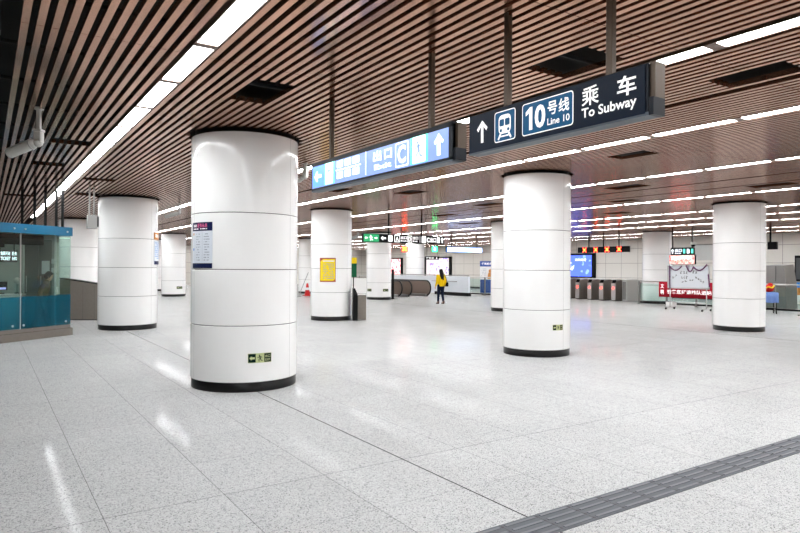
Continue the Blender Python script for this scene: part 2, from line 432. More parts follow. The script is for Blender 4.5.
def make_column(x, y, R, label, seam):
    t = thing('round_column', label, 'column', (x, y, 0), 0, 'round white columns')
    c = (0, 0)
    b = MB(); b.lathe(c, [(R-.012, 0), (R-.012, .118), (R-.03, .124)], M['black'], 96)
    b.build('skirting', t)
    b = MB(); zs = [.127, .872, 1.615, 2.365, 3.43]; g = .0045
    for k in range(4):
        z0, z1 = zs[k]+g, zs[k+1]-g
        prof = [(R-.02, z0), (R-.003, z0), (R, z0+.004), (R, z1-.004), (R-.003, z1), (R-.02, z1)]
        for q in range(3):
            a = seam+q*PI*2/3; gap = .0015/R
            b.lathe(c, prof, M['enamel'], 32, True, a+gap, a+PI*2/3-gap)
    o = b.build('cladding', t)
    for p in o.data.polygons: p.use_smooth = True
    md = o.modifiers.new('edges', 'EDGE_SPLIT'); md.split_angle = math.radians(30)
    b = MB(); b.lathe(c, [(R-.016, .12), (R-.016, 3.44)], M['core'], 64); b.lathe(c, [(R-.02, 3.44), (R-.05, 3.441), (R-.05, 3.62)], M['blackp'], 64)
    b.build('core', t)
    return t
for i, (x, y, R, lb) in enumerate(cols):
    phi = math.atan2(-y, -x)
    make_column(x, y, R, lb, phi+math.radians(50 if i != 0 else 55))

# slatted ceiling -------------------------------------------------
STRIPS = [1.50, 4.93, 7.57, 10.9, 15.0, 18.7, 21.2, 23.9, 28.2, 31.0]
SLOTS = [6.3, 12.55, 13.6, 25.6]
HOLES = [(2.18, 2.62, 5.8, 6.65), (4.12, 4.55, 3.42, 4.10), (5.75, 6.15, 2.68, 3.38), (8.4, 8.75, 5.9, 6.6), (.8, 1.28, 10.1, 10.5), (.7, 1.18, 12.5, 12.95),
         (1.7, 2.3, 14.2, 14.6), (1.85, 2.4, 17.2, 17.9), (.4, 1.1, 18.6, 19.1), (11.6, 12.1, 8.3, 9.2), (14.0, 14.4, 10.2, 11.0), (11.7, 12.2, 13.0, 13.9), (8.3, 8.8, 12.0, 12.8),
         (12.9, 13.4, 16.5, 17.6), (16.1, 16.6, 19.0, 20.2), (20.0, 20.4, 20.5, 22.0), (6.6, 7.1, 12.6, 13.4), (16.8, 17.4, 12.6, 13.4), (13.8, 14.3, 6.3, 7.2)]
b = MB()
n = int((X1-.2)/.1)
for i in range(n):
    x = .24+.1*i
    near = min(abs(x-s) for s in STRIPS)
    if near < .128 or min(abs(x-s) for s in SLOTS) < .055: continue
    cuts = []
    for cx, cy, R, _ in cols:
        h = (R+.045)**2-(x-cx)**2
        if h > 0: cuts.append((cy-math.sqrt(h), cy+math.sqrt(h)))
    for a, c, d, e in HOLES:
        if a < x < c: cuts.append((d, e))
    k = -10
    while 3.04+2.4*k < Y1: cuts.append((3.037+2.4*k, 3.045+2.4*k)); k += 1
    cuts.sort(); y = Y0
    for a, c in cuts:
        if a > y+.01: b.box(x-.026, x+.026, y, a, CEIL, CEIL+.055, M['slat'])
        y = max(y, c)
    if y < Y1: b.box(x-.026, x+.026, y, Y1, CEIL, CEIL+.055, M['slat'])
b.box(X0, X1, Y0, Y1, 4.1, 4.2, M['void'])
k = Y0+1
while k < Y1:   # carrier rails above the slats
    b.box(.1, X1, k, k+.03, CEIL+.06, CEIL+.09, M['void']); k += 1.2
struct(b.build('ceiling'), 'brown metal slat ceiling with a black void above it')

# walls -----------------------------------------------------------
b = MB(); b.box(X1, X1+.2, Y0, Y1, 0, 4.1, M['beige']); struct(b.build('wall_right'), 'beige tiled wall behind the gates')
b = MB(); b.box(X0, X1, Y1, Y1+.2, 0, 4.1, M['beige2']); struct(b.build('wall_far'))
b = MB(); b.box(X0-.2, X0, Y0, Y1, 0, 3.3, M['beige']); b.box(X0-.2, X0, Y0, Y1, 3.3, 4.1, M['dark']); struct(b.build('wall_left'))
b = MB(); b.box(X0, X1, Y0-.2, Y0, 0, 4.1, M['beige2']); struct(b.build('wall_back'))
b = MB(); b.box(X1-.015, X1, Y0, Y1, 0, .15, M['black']); struct(b.build('baseboard_right'))
b = MB()
for zz in (3.60, 3.75, 3.92):
    b.box(-3.4, -.2, Y0+.2, Y1-.2, zz, zz+.015, M['dark'])
for yy in range(-18, 54, 3):
    b.box(-3.4, .1, yy, yy+.12, 3.55, 3.8, M['dark'])
struct(b.build('trim_1'), 'dark cable trays in the open void beside the slats')

# linear ceiling lights ---------------------------------------------
names = ['first continuous light strip from the left, running past the kiosk', 'second light strip, passing above the subway sign', 'third light strip, just beyond the subway sign',
 'fourth light strip from the left in the slat ceiling', 'fifth light strip from the left in the slat ceiling', 'sixth light strip from the left in the slat ceiling',
 'seventh light strip from the left, before the gates', 'eighth light strip from the left, near the gates', 'ninth light strip, just beyond the gate column', 'last light strip, closest to the beige wall']
for i, (sx, lb) in enumerate(zip(STRIPS, names)):
    ya, yb = Y0+.3, (27.3 if i == 0 else Y1-1)
    t = thing('linear_ceiling_light', lb, 'ceiling light', (sx, 0, CEIL), 0, 'light strips in the ceiling')
    b = MB()
    for s in (-1, 1):
        b.box(min(s*.083, s*.096), max(s*.083, s*.096), ya, yb, -.008, .05, M['frame'])
    b.box(-.096, .096, ya, yb, .045, .055, M['frame'])
    gapw = .10 if i == 0 else .11
    ph = .36 if i == 0 else .42
    k = math.ceil((ya-ph)/1.2); joints = []
    while ph+1.2*k < yb: joints.append(ph+1.2*k); k += 1
    for yj in joints: b.box(-.083, .083, yj-gapw/2, yj+gapw/2, -.006, .045, M['frame'])
    b.build('frame', t)
    edges = [ya]+joints+[yb]
    if i < 5:
        for a, c in zip(edges, edges[1:]):
            if c-a < .2: continue
            d = MB(); d.box(-.081, .081, a+gapw/2, c-gapw/2, 0, .02, M['lamp']); d.build('diffuser', t)
    else:
        d = MB()
        for a, c in zip(edges, edges[1:]): d.box(-.081, .081, a+gapw/2, c-gapw/2, 0, .02, M['lamp'])
        d.build('diffuser', t)

# tactile strip -------------------------------------------------------
b = MB(); ty0, ty1 = 2.70, 2.98
b.box(1.2, 17, ty0, ty1, .0, .004, M['tact'])
k = 1.2
while k < 16.9:
    for j in range(4):
        yy = ty0+.035+j*.07
        b.box(k+.025, k+.285, yy-.012, yy+.012, .004, .008, M['tactb'])
        b.box(k-.006, k+.006, yy-.008, yy+.008, .004, .006, M['stud'])
    b.box(k-.002, k+.002, ty0, ty1, .004, .0045, M['stud'])
    k += .31
tag(b.build('tactile_paving'), 'grey ribbed tactile strip crossing the light granite floor', 'tactile paving')

# ================================================================== HANGING SIGNS
def rods(t, pts, z0, m=None, w=.045, z1=CEIL+.02):
    for x, y in pts:
        b = MB(); b.bbox(x-w/2, x+w/2, y-w/2, y+w/2, z0, z1, m or M['post'], .004); b.build('post', t)
ZB, ZT = 2.51, 2.805
# sign 1: To Subway
sx = 3.08; ya, yb = 3.69, 2.14
t = thing('hanging_sign', 'large navy hanging sign reading 10 Line 10 To Subway', 'sign', (0, 0, 0), 0, 'large hanging direction signs')
b = MB(); b.box(sx+.004, sx+.10, yb+.004, ya-.0, ZB+.02, ZT, M['navye']); b.box(sx, sx+.105, yb-.0, ya+.0, ZB, ZB+.02, M['casebot'])
b.box(sx+.02, sx+.11, yb-.03, yb+.004, ZB+.1, ZT+.005, M['post']); b.box(sx+.004, sx+.11, yb-.03, yb, ZB+.0, ZB+.1, M['navye']); b.build('casing', t)
b = MB(); b.box(sx-.002, sx+.006, yb+.02, ya-.005, ZB+.012, ZT-.004, M['navy']); b.build('face', t)
rods(t, [(sx+.05, 3.32), (sx+.05, 2.43)], ZT)
g = Gfx((sx-.002, ya, ZB), (0, -1, 0)); b = MB(); cy = .155
g.arrow(b, .155, cy, .165, .028, 90, .002, M['white']); b.build('arrow', t)
b = MB(); g.rrect(b, .29, .505, .045, .265, .02, .002, M['white']); g.rrect(b, .297, .498, .052, .258, .015, .003, M['teal'])
g.rrect(b, .335, .46, .10, .235, .035, .004, M['white']); g.rrect(b, .345, .393, .155, .205, .01, .005, M['teal']); g.rrect(b, .402, .45, .155, .205, .01, .005, M['teal'])
g.disc(b, .36, .125, .012, .005, M['teal']); g.disc(b, .435, .125, .012, .005, M['teal'])
g.stroke(b, [(.355, .10), (.335, .067)], .016, .004, M['white']); g.stroke(b, [(.44, .10), (.46, .067)], .016, .004, M['white']); g.stroke(b, [(.345, .083), (.45, .083)], .01, .004, M['white'])
b.build('pictogram', t)
b = MB(); g.rrect(b, .57, 1.02, .045, .265, .022, .002, M['white']); g.rrect(b, .577, 1.013, .052, .258, .017, .003, M['teal'])
g.poly(b, [(.638, .078), (.668, .078), (.668, .233), (.645, .233), (.606, .205), (.606, .178), (.638, .196)], .004, M['white']); g.text(b, '0', .69, .078, .155, .004, M['white'], .095, .03)
g.text(b, '号', .805, .145, .088, .004, M['white'], .082, .02); g.text(b, '线', .90, .145, .088, .004, M['white'], .088, .02)
g.text(b, 'Line 10', .803, .08, .045, .004, M['white'], .188, .015); b.build('line_badge', t)
b = MB(); g.text(b, '乘', 1.085, .140, .118, .002, M['white'], .13, .012); g.text(b, '车', 1.345, .140, .118, .002, M['white'], .13, .02)
g.text(b, 'To Subway', 1.085, .052, .078, .002, M['white'], .392, .02); b.build('lettering', t)

# sign 2: lit pale-blue exit sign
sx = 3.10; ya, yb = 6.50, 3.92
t = thing('hanging_sign', 'glowing pale blue hanging exit sign with a letter C box and arrows', 'sign', (0, 0, 0), 0, 'large hanging direction signs')
b = MB(); b.box(sx, sx+.10, yb, ya, ZT-.022, ZT+.018, M['navye']); b.box(sx, sx+.10, yb, ya, ZB+.008, ZB+.03, M['navye']); b.box(sx, sx+.10, yb, yb+.05, ZB+.01, ZT, M['navye']); b.box(sx, sx+.10, ya-.02, ya, ZB+.01, ZT, M['navye'])
b.box(sx+.01, sx+.10, yb, ya, ZB+.02, ZT-.004, M['navye']); b.box(sx+.002, sx+.105, yb, ya, ZB-.008, ZB+.01, M['casebot'])
b.box(sx+.03, sx+.12, yb-.03, yb, ZB+.1, ZT+.005, M['post']); b.box(sx+.01, sx+.12, yb-.03, yb, ZB, ZB+.1, M['navye']); b.build('casing', t)
rods(t, [(sx+.05, 6.10), (sx+.05, 4.27)], ZT)
b = MB(); b.box(sx+.002, sx+.012, yb+.05, ya-.02, ZB+.03, ZT-.022, M['litb']); b.build('face', t)
g = Gfx((sx+.002, ya, ZB), (0, -1, 0)); b = MB(); cy = .155
g.rrect(b, .03, .30, .04, .275, .005, .001, M['litb2']); g.arrow(b, .165, cy, .17, .035, 180, .003, M['litw']); b.build('arrow', t); b = MB(); g.arrow(b, 2.40, cy, .18, .045, 90, .003, M['litw']); b.build('arrow', t)
for u0, u1 in ((.32, .56), (1.99, 2.245)):
    b = MB()
    g.rrect(b, u0, u1, .04, .275, .005, .002, M['litg']); g.rrect(b, u0+.03, u1-.03, .045, .27, .01, .003, M['litw'])
    g.man(b, (u0+u1)/2, .07, .17, .004, M['litb'], -1)
    b.build('pictogram', t)
b = MB()
for j, r in enumerate((.19, .075)):
    for k in range(3): g.rrect(b, .62+k*.17, .75+k*.17, r, r+.07, .005, .003, M['litw'])
g.stroke(b, [(.60, .165), (1.12, .165)], .012, .003, M['litw']); g.stroke(b, [(1.22, .05), (1.22, .27)], .012, .003, M['litw'])
g.text(b, '出', 1.36, .15, .10, .003, M['litw'], .15, .03); g.text(b, '口', 1.56, .15, .09, .003, M['litw'], .13, .03); g.text(b, 'Exit', 1.38, .07, .05, .003, M['litw'], .3, .02)
g.rrect(b, 1.75, 1.96, .045, .265, .02, .003, M['litw']); g.rrect(b, 1.762, 1.948, .057, .253, .015, .004, M['litb']); g.text(b, 'C', 1.79, .075, .16, .005, M['litw'], .13, .03)
b.build('lettering', t)

# sign 3: black/green exit sign across the hall at Y = 18
ys = 18.2; xa, xb = 10.6, 14.05
t = thing('hanging_sign', 'black overhead exit sign with a green running man panel at its left end', 'sign', (0, 0, 0), 0, 'hanging exit signs')
b = MB(); b.bbox(xa, xb, ys, ys+.12, ZB, ZT, M['blackp'], .01); b.build('casing', t)
rods(t, [(xa+1.05, ys+.06), (xb-1.0, ys+.06)], ZT, M['blackp'], .04)
g = Gfx((xa, ys, ZB), (1, 0, 0)); b = MB(); g.slab(b, .02, .62, .02, .275, 0, .004, M['green'])
g.arrow(b, .12, .15, .12, .03, 180, .006, M['whitel']); g.man(b, .31, .05, .2, .006, M['whitel'], -1); g.arrow(b, .50, .15, .12, .03, 0, .006, M['whitel']); b.build('green_panel', t)
b = MB(); g.arrow(b, .80, .15, .2, .05, 180, .004, M['whitel']); b.build('arrow', t); b = MB(); g.rrect(b, 1.0, 1.17, .05, .25, .01, .004, M['whitel'])
g.rrect(b, 1.25, 1.48, .03, .27, .02, .004, M['whitel']); g.rrect(b, 1.27, 1.46, .05, .25, .02, .005, M['blackp']); g.text(b, 'A', 1.30, .07, .15, .006, M['whitel'], .13, .03)
g.text(b, '出口', 1.52, .14, .11, .004, M['whitel'], .25, .02); g.text(b, 'Exit', 1.52, .06, .05, .004, M['whitel'], .25, .02)
g.rrect(b, 1.80, 2.0, .03, .27, .02, .004, M['whitel']); g.rrect(b, 1.82, 1.98, .05, .25, .02, .005, M['blackp']); g.text(b, 'D', 1.84, .07, .15, .006, M['whitel'], .12, .03)
g.text(b, '出口', 2.04, .14, .11, .004, M['whitel'], .22, .02); g.text(b, 'Exit', 2.04, .06, .05, .004, M['whitel'], .2, .02); g.stroke(b, [(2.34, .04), (2.34, .26)], .012, .004, M['whitel'])
b.build('lettering', t); b = MB(); g.rrect(b, 2.42, 2.6, .03, .27, .02, .004, M['whitel']); g.text(b, 'C', 2.64, .06, .17, .004, M['whitel'], .12, .03)
g.text(b, '出口', 2.78, .06, .17, .004, M['whitel'], .28, .02); g.rrect(b, 3.1, 3.22, .05, .25, .01, .004, M['whitel']); g.arrow(b, 3.34, .15, .2, .05, 90, .004, M['whitel']); b.build('lettering', t)

# sign 4: blue lit sign far
ys = 27.0; xa, xb = 21.0, 23.55
t = thing('hanging_sign', 'far white and blue lit hanging sign right of the black exit sign', 'sign', (0, 0, 0))
b = MB(); b.bbox(xa, xb, ys+.01, ys+.12, ZB, ZT, M['bluep'], .01); b.build('casing', t)
rods(t, [(xa+.35, ys+.06), (xb-.35, ys+.06)], ZT, M['blackp'], .04)
g = Gfx((xa, ys+.01, ZB), (1, 0, 0)); b = MB(); g.slab(b, .05, 2.52, .03, .27, 0, .01, M['litbw']); b.build('face', t)
b = MB(); g.text(b, '服务中心', .9, .12, .09, .012, M['litb2'], .6, .02); g.text(b, 'Service', 1.0, .06, .04, .012, M['litb2'], .4, .02); b.build('lettering', t)

# sign 5: edge-on sign by the kiosk
t = thing('hanging_sign', 'grey edge-on hanging sign between the kiosk and the column beside it', 'sign', (0, 0, 0))
b = MB(); b.bbox(1.96, 2.16, 15.9, 16.1, ZB, 2.82, M['camd'], .01); b.bbox(2.161, 2.20, 15.95, 16.15, ZB+.05, 2.8, M['blackp'], .005); b.build('casing', t)
rods(t, [(2.01, 16.0), (2.11, 16.05)], 2.82, M['camd'], .035)

# X lane sign over the gates
t = thing('lane_signal_sign', 'dark overhead bar showing four glowing red and yellow crosses above the ticket gates', 'sign', (0, 0, 0))
gx = 26.75; yl, yr = yx(577.5, gx), yx(628.5, gx); z0, z1 = 2.50, 2.80
b = MB(); b.bbox(gx, gx+.14, yr, yl, z0, z1, M['blackp'], .01); b.build('casing', t)
rods(t, [(gx+.07, yx(p, gx)) for p in (588, 602.5, 618)], z1, M['blackp'], .05)
g = Gfx((gx, yl, z0), (0, -1, 0))
for p in (584.4, 595.6, 606.9, 619):
    u = yl-yx(p, gx); b = MB()
    g.stroke(b, [(u-.1, .05), (u+.1, .25)], .055, .004, M['ledr']); g.stroke(b, [(u-.1, .25), (u+.1, .05)], .055, .0045, M['ledr'])
    g.stroke(b, [(u-.07, .08), (u+.07, .22)], .03, .006, M['ledy']); g.stroke(b, [(u-.07, .22), (u+.07, .08)], .03, .0065, M['ledy']); b.build('cross_signal', t)

# LED lane signals over the escalators
for px, mm, lb, sh in ((404.5, 'ledr', 'small red lit cross signal hanging above the escalators', 0), (434.6, 'ledg', 'small green lit signal hanging above the map poster', 1)):
    x, y = gp(px, 34.5); t = thing('lane_signal', lb, 'signal light', (x, y, 2.52), -TH+0.05)
    b = MB(); b.bbox(-.17, .17, .0, .12, 0, .33, M['blackp'], .01); b.build('casing', t)
    g = Gfx((-.17, 0, 0), (1, 0, 0)); b = MB()
    if sh: g.slab(b, .03, .31, .03, .30, 0, .006, M['ledg']); g.arrow(b, .17, .165, .2, .05, -90, .008, M['litw'])
    else:
        g.slab(b, .02, .32, .02, .31, 0, .003, M['ledr'])
        g.stroke(b, [(.07, .07), (.27, .27)], .06, .006, M['ledy']); g.stroke(b, [(.07, .27), (.27, .07)], .06, .0065, M['ledy'])
    b.build('lit_face', t); b = MB(); b.tube((0, .06, .33), (0, .06, CEIL-2.5), .02, M['blackp']); b.build('post', t)

# small black word sign under the exit sign
x, y = gp(432, 36.5); t = thing('hanging_sign', 'narrow black hanging sign just above the lit map poster', 'sign', (x, y, 2.13), -TH)
b = MB(); b.bbox(-.41, .41, 0, .08, .0, .2, M['blackp'], .006); b.build('casing', t)
b = MB(); g = Gfx((-.41, 0, 0), (1, 0, 0)); g.text(b, '往站台', .08, .04, .12, .003, M['white'], .45, .02); g.arrow(b, .68, .1, .13, .03, -90, .003, M['white']); b.build('lettering', t)
b = MB(); b.tube((-.3, .04, .2), (-.3, .04, CEIL-2.11), .012, M['blackp']); b.tube((.3, .04, .2), (.3, .04, CEIL-2.11), .012, M['blackp']); b.build('post', t)

# sign + LED display over the whiteboard
gx = 26.1; ya, yb = yx(670.5, gx), yx(693.5, gx)
t = thing('hanging_sign', 'black hanging sign with white lettering directly above the pink lit screen', 'sign', (0, 0, 0))
b = MB(); b.bbox(gx, gx+.12, yb, ya, 2.30, 2.62, M['blackp'], .01); b.build('casing', t); rods(t, [(gx+.06, yx(672.5, gx+.06)), (gx+.06, yx(692, gx+.06))], 2.62, M['blackp'], .04)
g = Gfx((gx, ya, 2.30), (0, -1, 0)); b = MB(); L = ya-yb; g.arrow(b, .1, .16, .2, .05, 90, .003, M['litw']); g.text(b, '出口', .22, .13, .14, .003, M['litw'], .34, .02); g.text(b, 'Exit', .22, .05, .05, .003, M['litw'], .3, .02)
g.rrect(b, .62, .72, .06, .26, .01, .003, M['litg']); g.text(b, 'B', .80, .06, .2, .003, M['litw'], .14, .03); g.rrect(b, 1.0, 1.1, .06, .26, .01, .003, M['litg']); b.build('lettering', t)
t = thing('led_display', 'glowing pink and red screen hanging under the black sign above the whiteboard', 'screen', (0, 0, 0))
ya, yb = yx(669, gx), yx(695, gx)
b = MB(); b.bbox(gx+.0, gx+.1, yb, ya, 1.87, 2.298, M['blackp'], .008); b.build('casing', t)
b = MB(); b.box(gx-.008, gx+.002, yb+.03, ya-.03, 1.89, 2.28, M['pled']); b.build('screen', t)
b = MB(); g = Gfx((gx-.008, ya, 1.87), (0, -1, 0)); g.text(b, '欢迎光临', .12, .24, .13, .003, M['litw'], L*.8, .02); g.text(b, '安全出行', .12, .06, .13, .003, M['ledr'], L*.8, .02); b.build('lettering', t)

# blank-backed sign right
gx = 27.4; ya, yb = yx(767.2, gx), yx(776.7, gx)
t = thing('hanging_sign', 'small black hanging sign above the grey cabinet at the right', 'sign', (0, 0, 0))
b = MB(); b.bbox(gx, gx+.12, yb, ya, 2.50, 2.82, M['blackp'], .01); b.build('casing', t); rods(t, [(gx+.06, yx(770.3, gx+.06))], 2.82, M['blackp'], .06)

# ================================================================== NOTICES ON COLUMNS
def colgfx(i, off_px, half_px, z0):
    x, y, R, _ = cols[i]; return Gfx.column((x, y), R, math.atan2(-y, -x)+math.asin(off_px/half_px), z0), R
def exit_plate(i, off, half, z0, w, h, lb, n=3):
    g, R = colgfx(i, off, half, z0)
    t = thing('exit_plate', lb, 'sign', (0, 0, 0), 0, 'low exit plates on the columns')
    b = MB(); g.slab(b, 0, w, 0, h, .001, .004, M['lime'], 8); b.build('backing', t)
    k = w/n; b = MB()
    for q in range(n):
        mm = M['lime'] if (q == 1 and n == 3) else M['greend']
        g.slab(b, q*k+.005, (q+1)*k-.005, .006, h-.006, .0035, .0055, mm, 3)
    g.arrow(b, k*.5, h*.5, k*.66, h*.22, 180, .0075, M['lime']); g.man(b, k*1.5, h*.12, h*.76, .0075, M['greend'] if n == 3 else M['lime'], -1)
    if n == 3: g.text(b, '出口', k*2.15, h*.52, h*.3, .0075, M['lime'], k*.68, .02); g.text(b, 'EXIT', k*2.15, h*.17, h*.24, .0075, M['lime'], k*.68, .02)
    b.build('pictogram', t)
exit_plate(0, 3, 53, .385, .318, .125, 'small green and pale exit plate low on the largest column')
exit_plate(3, 15, 32.5, .50, .235, .105, 'small green exit plate low on the column under the subway sign')
exit_plate(5, 3, 12.4, .42, .34, .14, 'tiny exit plate low on the far column between kiosk and largest column', 2)
exit_plate(8, -11.3, 12.4, .42, .34, .14, 'tiny exit plate at the left edge of the column near the escalators', 2)
exit_plate(8, 4.0, 12.4, .42, .34, .14, 'tiny exit plate right of centre on the column near the escalators', 2)

g, R = colgfx(0, -49.3, 53, 1.63); W, H = .435, .61
t = thing('notice_board', 'pale notice with navy header and footer on the left side of the largest column', 'notice', (0, 0, 0))
b = MB(); g.slab(b, 0, W, 0, H, .001, .006, M['postw'], 10); b.build('sheet', t)
b = MB(); g.slab(b, 0, W, H-.115, H, .005, .008, M['navyp'], 10); b.build('header_band', t); b = MB(); g.slab(b, 0, W, 0, .065, .005, .008, M['navyp'], 10); b.build('footer_band', t)
b = MB(); g.text(b, '车站', .05, H-.065, .04, .010, M['white'], .09, .02); g.text(b, '服务信息', .155, H-.07, .055, .010, M['pink'], .2, .02); g.rows(b, .05, .35, H-.1, H-.075, 1, .012, .010, M['white'], 3)
g.disc(b, .045, H-.155, .018, .008, M['orange']); g.disc(b, .045, H-.36, .02, .008, M['brightb'])
for k, u in enumerate((.12, .29)): g.rows(b, u, u+.10, .09, H-.14, 11, .012, .008, M['print'], 5+k)
g.stroke(b, [(.01, .30), (W-.01, .30)], .004, .008, M['print']); g.stroke(b, [(.08, .09), (.08, H-.13)], .003, .008, M['print']); g.stroke(b, [(.26, .09), (.26, H-.13)], .003, .008, M['print'])
b.build('print', t)

g, R = colgfx(4, -11.2, 21, 1.20); W, H = .50, .74
t = thing('notice_board', 'yellow notice with a dark red border on the column by the waste bin', 'notice', (0, 0, 0))
b = MB(); g.slab(b, 0, W, 0, H, .001, .006, M['maroon'], 8); b.build('sheet', t)
b = MB(); g.slab(b, .02, W-.02, .04, H-.04, .005, .009, M['yellow'], 8)
g.poly(b, [(.0, H), (.0, H-.12), (.10, H-.05), (.12, H)], .011, M['maroon']); g.poly(b, [(W, 0), (W, .10), (W-.08, .04), (W-.1, 0)], .011, M['maroon'])
g.slab(b, .10, W-.05, H-.115, H-.08, .008, .011, M['paper'], 4); g.rows(b, .11, W-.06, .08, H-.16, 9, .022, .011, M['print'], 9); b.build('print', t)

g, R = colgfx(1, 26.0, 30.8, 2.36); t = thing('plate', 'small orange plate on the right edge of the kiosk column', 'sign', (0, 0, 0))
b = MB(); g.slab(b, 0, .42, 0, .19, .001, .02, M['orange'], 8); b.build('panel', t)
b = MB(); g.text(b, '票务', .04, .05, .1, .022, M['white'], .22, .02); b.build('print', t)
g, R = colgfx(1, 26.0, 30.8, 1.70); t = thing('notice_board', 'white and blue notice below the orange plate on the kiosk column', 'notice', (0, 0, 0))
b = MB(); g.slab(b, 0, .42, 0, .63, .001, .02, M['postw'], 8); b.build('sheet', t)
b = MB(); g.slab(b, 0, .42, 0, .09, .018, .024, M['navyp'], 8); g.rows(b, .03, .36, .14, .6, 9, .018, .022, M['brightb'], 12); b.build('print', t)

# ================================================================== SECURITY CAMERAS
def cctv(px, d, zdrop, yaw, pitch, L, r, lb, m):
    x, y = gp(px, d); t = thing('security_camera', lb, 'camera', (x, y, CEIL), yaw, 'ceiling security cameras')
    b = MB(); b.bbox(-.022, .022, -.022, .022, -zdrop, .0, m, .005); b.tube((0, 0, -.002), (0, 0, .02), .05, m, n=16); b.build('mount', t)
    b = MB(); z = -zdrop; b.bbox(-.05, .05, -.05, .05, z-.03, z, m, .008); b.bbox(-.045, .045, -.04, .04, z-.16, z-.03, m, .012); b.sphere((-.01, 0, z-.15), .055, m, 12); b.build('joint', t)
    dv = Vector((-math.cos(pitch), 0, -math.sin(pitch))); p0 = Vector((-.03, 0, z-.15))
    b = MB(); b.path([p0, p0+dv*.03, p0+dv*.04, p0+dv*(L-.02), p0+dv*L], [r*.6, r*.85, r, r, r*.9], m, 20)
    b.path([p0+dv*.06, p0+dv*.07], r*1.06, M['camd'], 20); b.build('housing', t)
    b = MB(); b.tube(p0+dv*(L-.002), p0+dv*(L+.004), r*.7, M['blackp'], n=16); b.build('lens', t)
cctv(38, 7.25, .235, -TH, math.radians(22), .35, .062, 'grey-white bullet security camera hanging at the upper left', M['cam'])
cctv(179, 18, .13, -TH+.2, math.radians(18), .38, .055, 'bullet security camera seen between the kiosk column and the largest column', M['camd'])
cctv(305, 11.0, .06, -TH-.6, math.radians(30), .16, .04, 'small security camera at the right edge of the largest column, below the glowing sign', M['cam'])
cctv(358, 29, .22, -TH, math.radians(20), .3, .07, 'far security camera left of the black exit sign', M['camd'])
x, y = gp(693, 27.2); t = thing('dome_camera', 'small dome camera on a rod above the pink screen', 'camera', (x, y, 2.72))
b = MB(); b.tube((0, 0, .12), (0, 0, CEIL-2.72), .02, M['camd']); b.build('rod', t); b = MB(); b.lathe((0, 0), [(0, .13), (.10, .12), (.12, .05), (.12, 0)], M['cam'], 20); b.sphere((0, 0, 0), .10, M['blackp'], 14); b.build('dome', t)

# ================================================================== KIOSK
B0 = Vector((1.69, 16.9, 0)); ua = Vector((-.79, -.613, 0)).normalized(); nb_ = Vector((-.613, .79, 0)).normalized()
KM = Matrix(((ua.x, nb_.x, 0, B0.x), (ua.y, nb_.y, 0, B0.y), (0, 0, 1, 0), (0, 0, 0, 1)))
t = thing('glass_kiosk', 'glass ticket kiosk with a bright blue header and blue lower film at the left', 'kiosk', (0, 0, 0))
WK, DK = 4.6, 3.2
def kb(name, boxes, parent=t):
    b = MB()
    for (a0, a1, b0, b1, z0, z1, m) in boxes: b.box(a0, a1, b0, b1, z0, z1, M[m], KM)
    return b.build(name, parent)
kb('base', [(.03, WK, -.12, .1, 0, .17, 'stone'), (-.02, WK, -.03, .08, .17, .25, 'stone'), (-.02, .1, -.1, DK, 0, .17, 'stone')])
hd = kb('header', [(-.05, WK, -.05, .0, 2.365, 2.57, 'blue'), (-.05, -.0, 0, .5, 2.365, 2.57, 'blue')])
for px in (14, 25, 67):
    best = min((abs(400+F*((KM @ Vector((a/100, -.05, 0))).dot(Vector((*RT, 0))))/((KM @ Vector((a/100, -.05, 0))).dot(Vector((*FW, 0))))-px), a/100) for a in range(-10, 400))[1]
    b = MB(); b.tube(KM @ Vector((best, -.05, 2.46)), KM @ Vector((best, -.066, 2.46)), .022, M['steel']); b.build('bolt', hd)
    b = MB(); b.tube(KM @ Vector((best, -.012, .33)), KM @ Vector((best, -.03, .33)), .025, M['steel']); b.build('glass_fixing', t)
a20 = min((abs(400+F*((KM @ Vector((a/100, 0, 0))).dot(Vector((*RT, 0))))/((KM @ Vector((a/100, 0, 0))).dot(Vector((*FW, 0))))-20), a/100) for a in range(10, 300))[1]
kb('glass_seam', [(a20-.012, a20+.012, -.02, .004, .25, 2.365, 'steel')])
for a0, a1 in ((-.03, a20-.01), (a20+.01, a20+1.2), (a20+1.22, a20+2.4), (a20+2.42, 4.6)): kb('glass_panel', [(a0, a1, -.012, .0, .25, 2.365, 'glass')])
kb('glass_panel', [(-.03, -.02, 0, .42, .25, 2.365, 'glass')])
kb('blue_film', [(-.03, WK, -.016, -.013, .26, .96, 'film'), (-.035, -.032, 0, .42, .26, .96, 'film')])
kb('roof', [(-.02, WK, .02, DK, 2.46, 2.52, 'dark')])
kb('side_wall', [(-.02, .04, .42, .50, .17, 2.46, 'wood'), (-.02, .04, 1.42, DK, .17, 2.46, 'tealsurf')])
kb('back_wall', [(0, WK, DK-.05, DK, 0, 2.46, 'tealsurf'), (.05, WK, DK-.07, DK-.05, 2.0, 2.46, 'blackp'), (.05, WK, DK-.08, DK-.05, 0, 1.0, 'wood')])
for b0, b1 in ((.50, .92), (.94, 1.38)):
    dn = kb('door_leaf', [(-.01, .03, b0, b1, .17, 2.28, 'steeld')])
    kb('door_handle', [(.03, .05, b1-.08, b1-.06, 1.0, 1.4, 'steel')], dn)
kb('lintel', [(-.01, .04, .42, 1.42, 2.28, 2.46, 'wood')])
kb('window_film', [(.5, 1.5, .24, .25, 2.12, 2.36, 'blackp'), (1.5, 4.5, .24, .25, 2.05, 2.36, 'blackp')])
kl = kb('ceiling_lamp', [(1.0, 3.4, 1.3, 1.9, 2.40, 2.46, 'frame')]); kb('lamp_diffuser', [(1.03, 3.37, 1.33, 1.87, 2.39, 2.40, 'klamp')], kl)
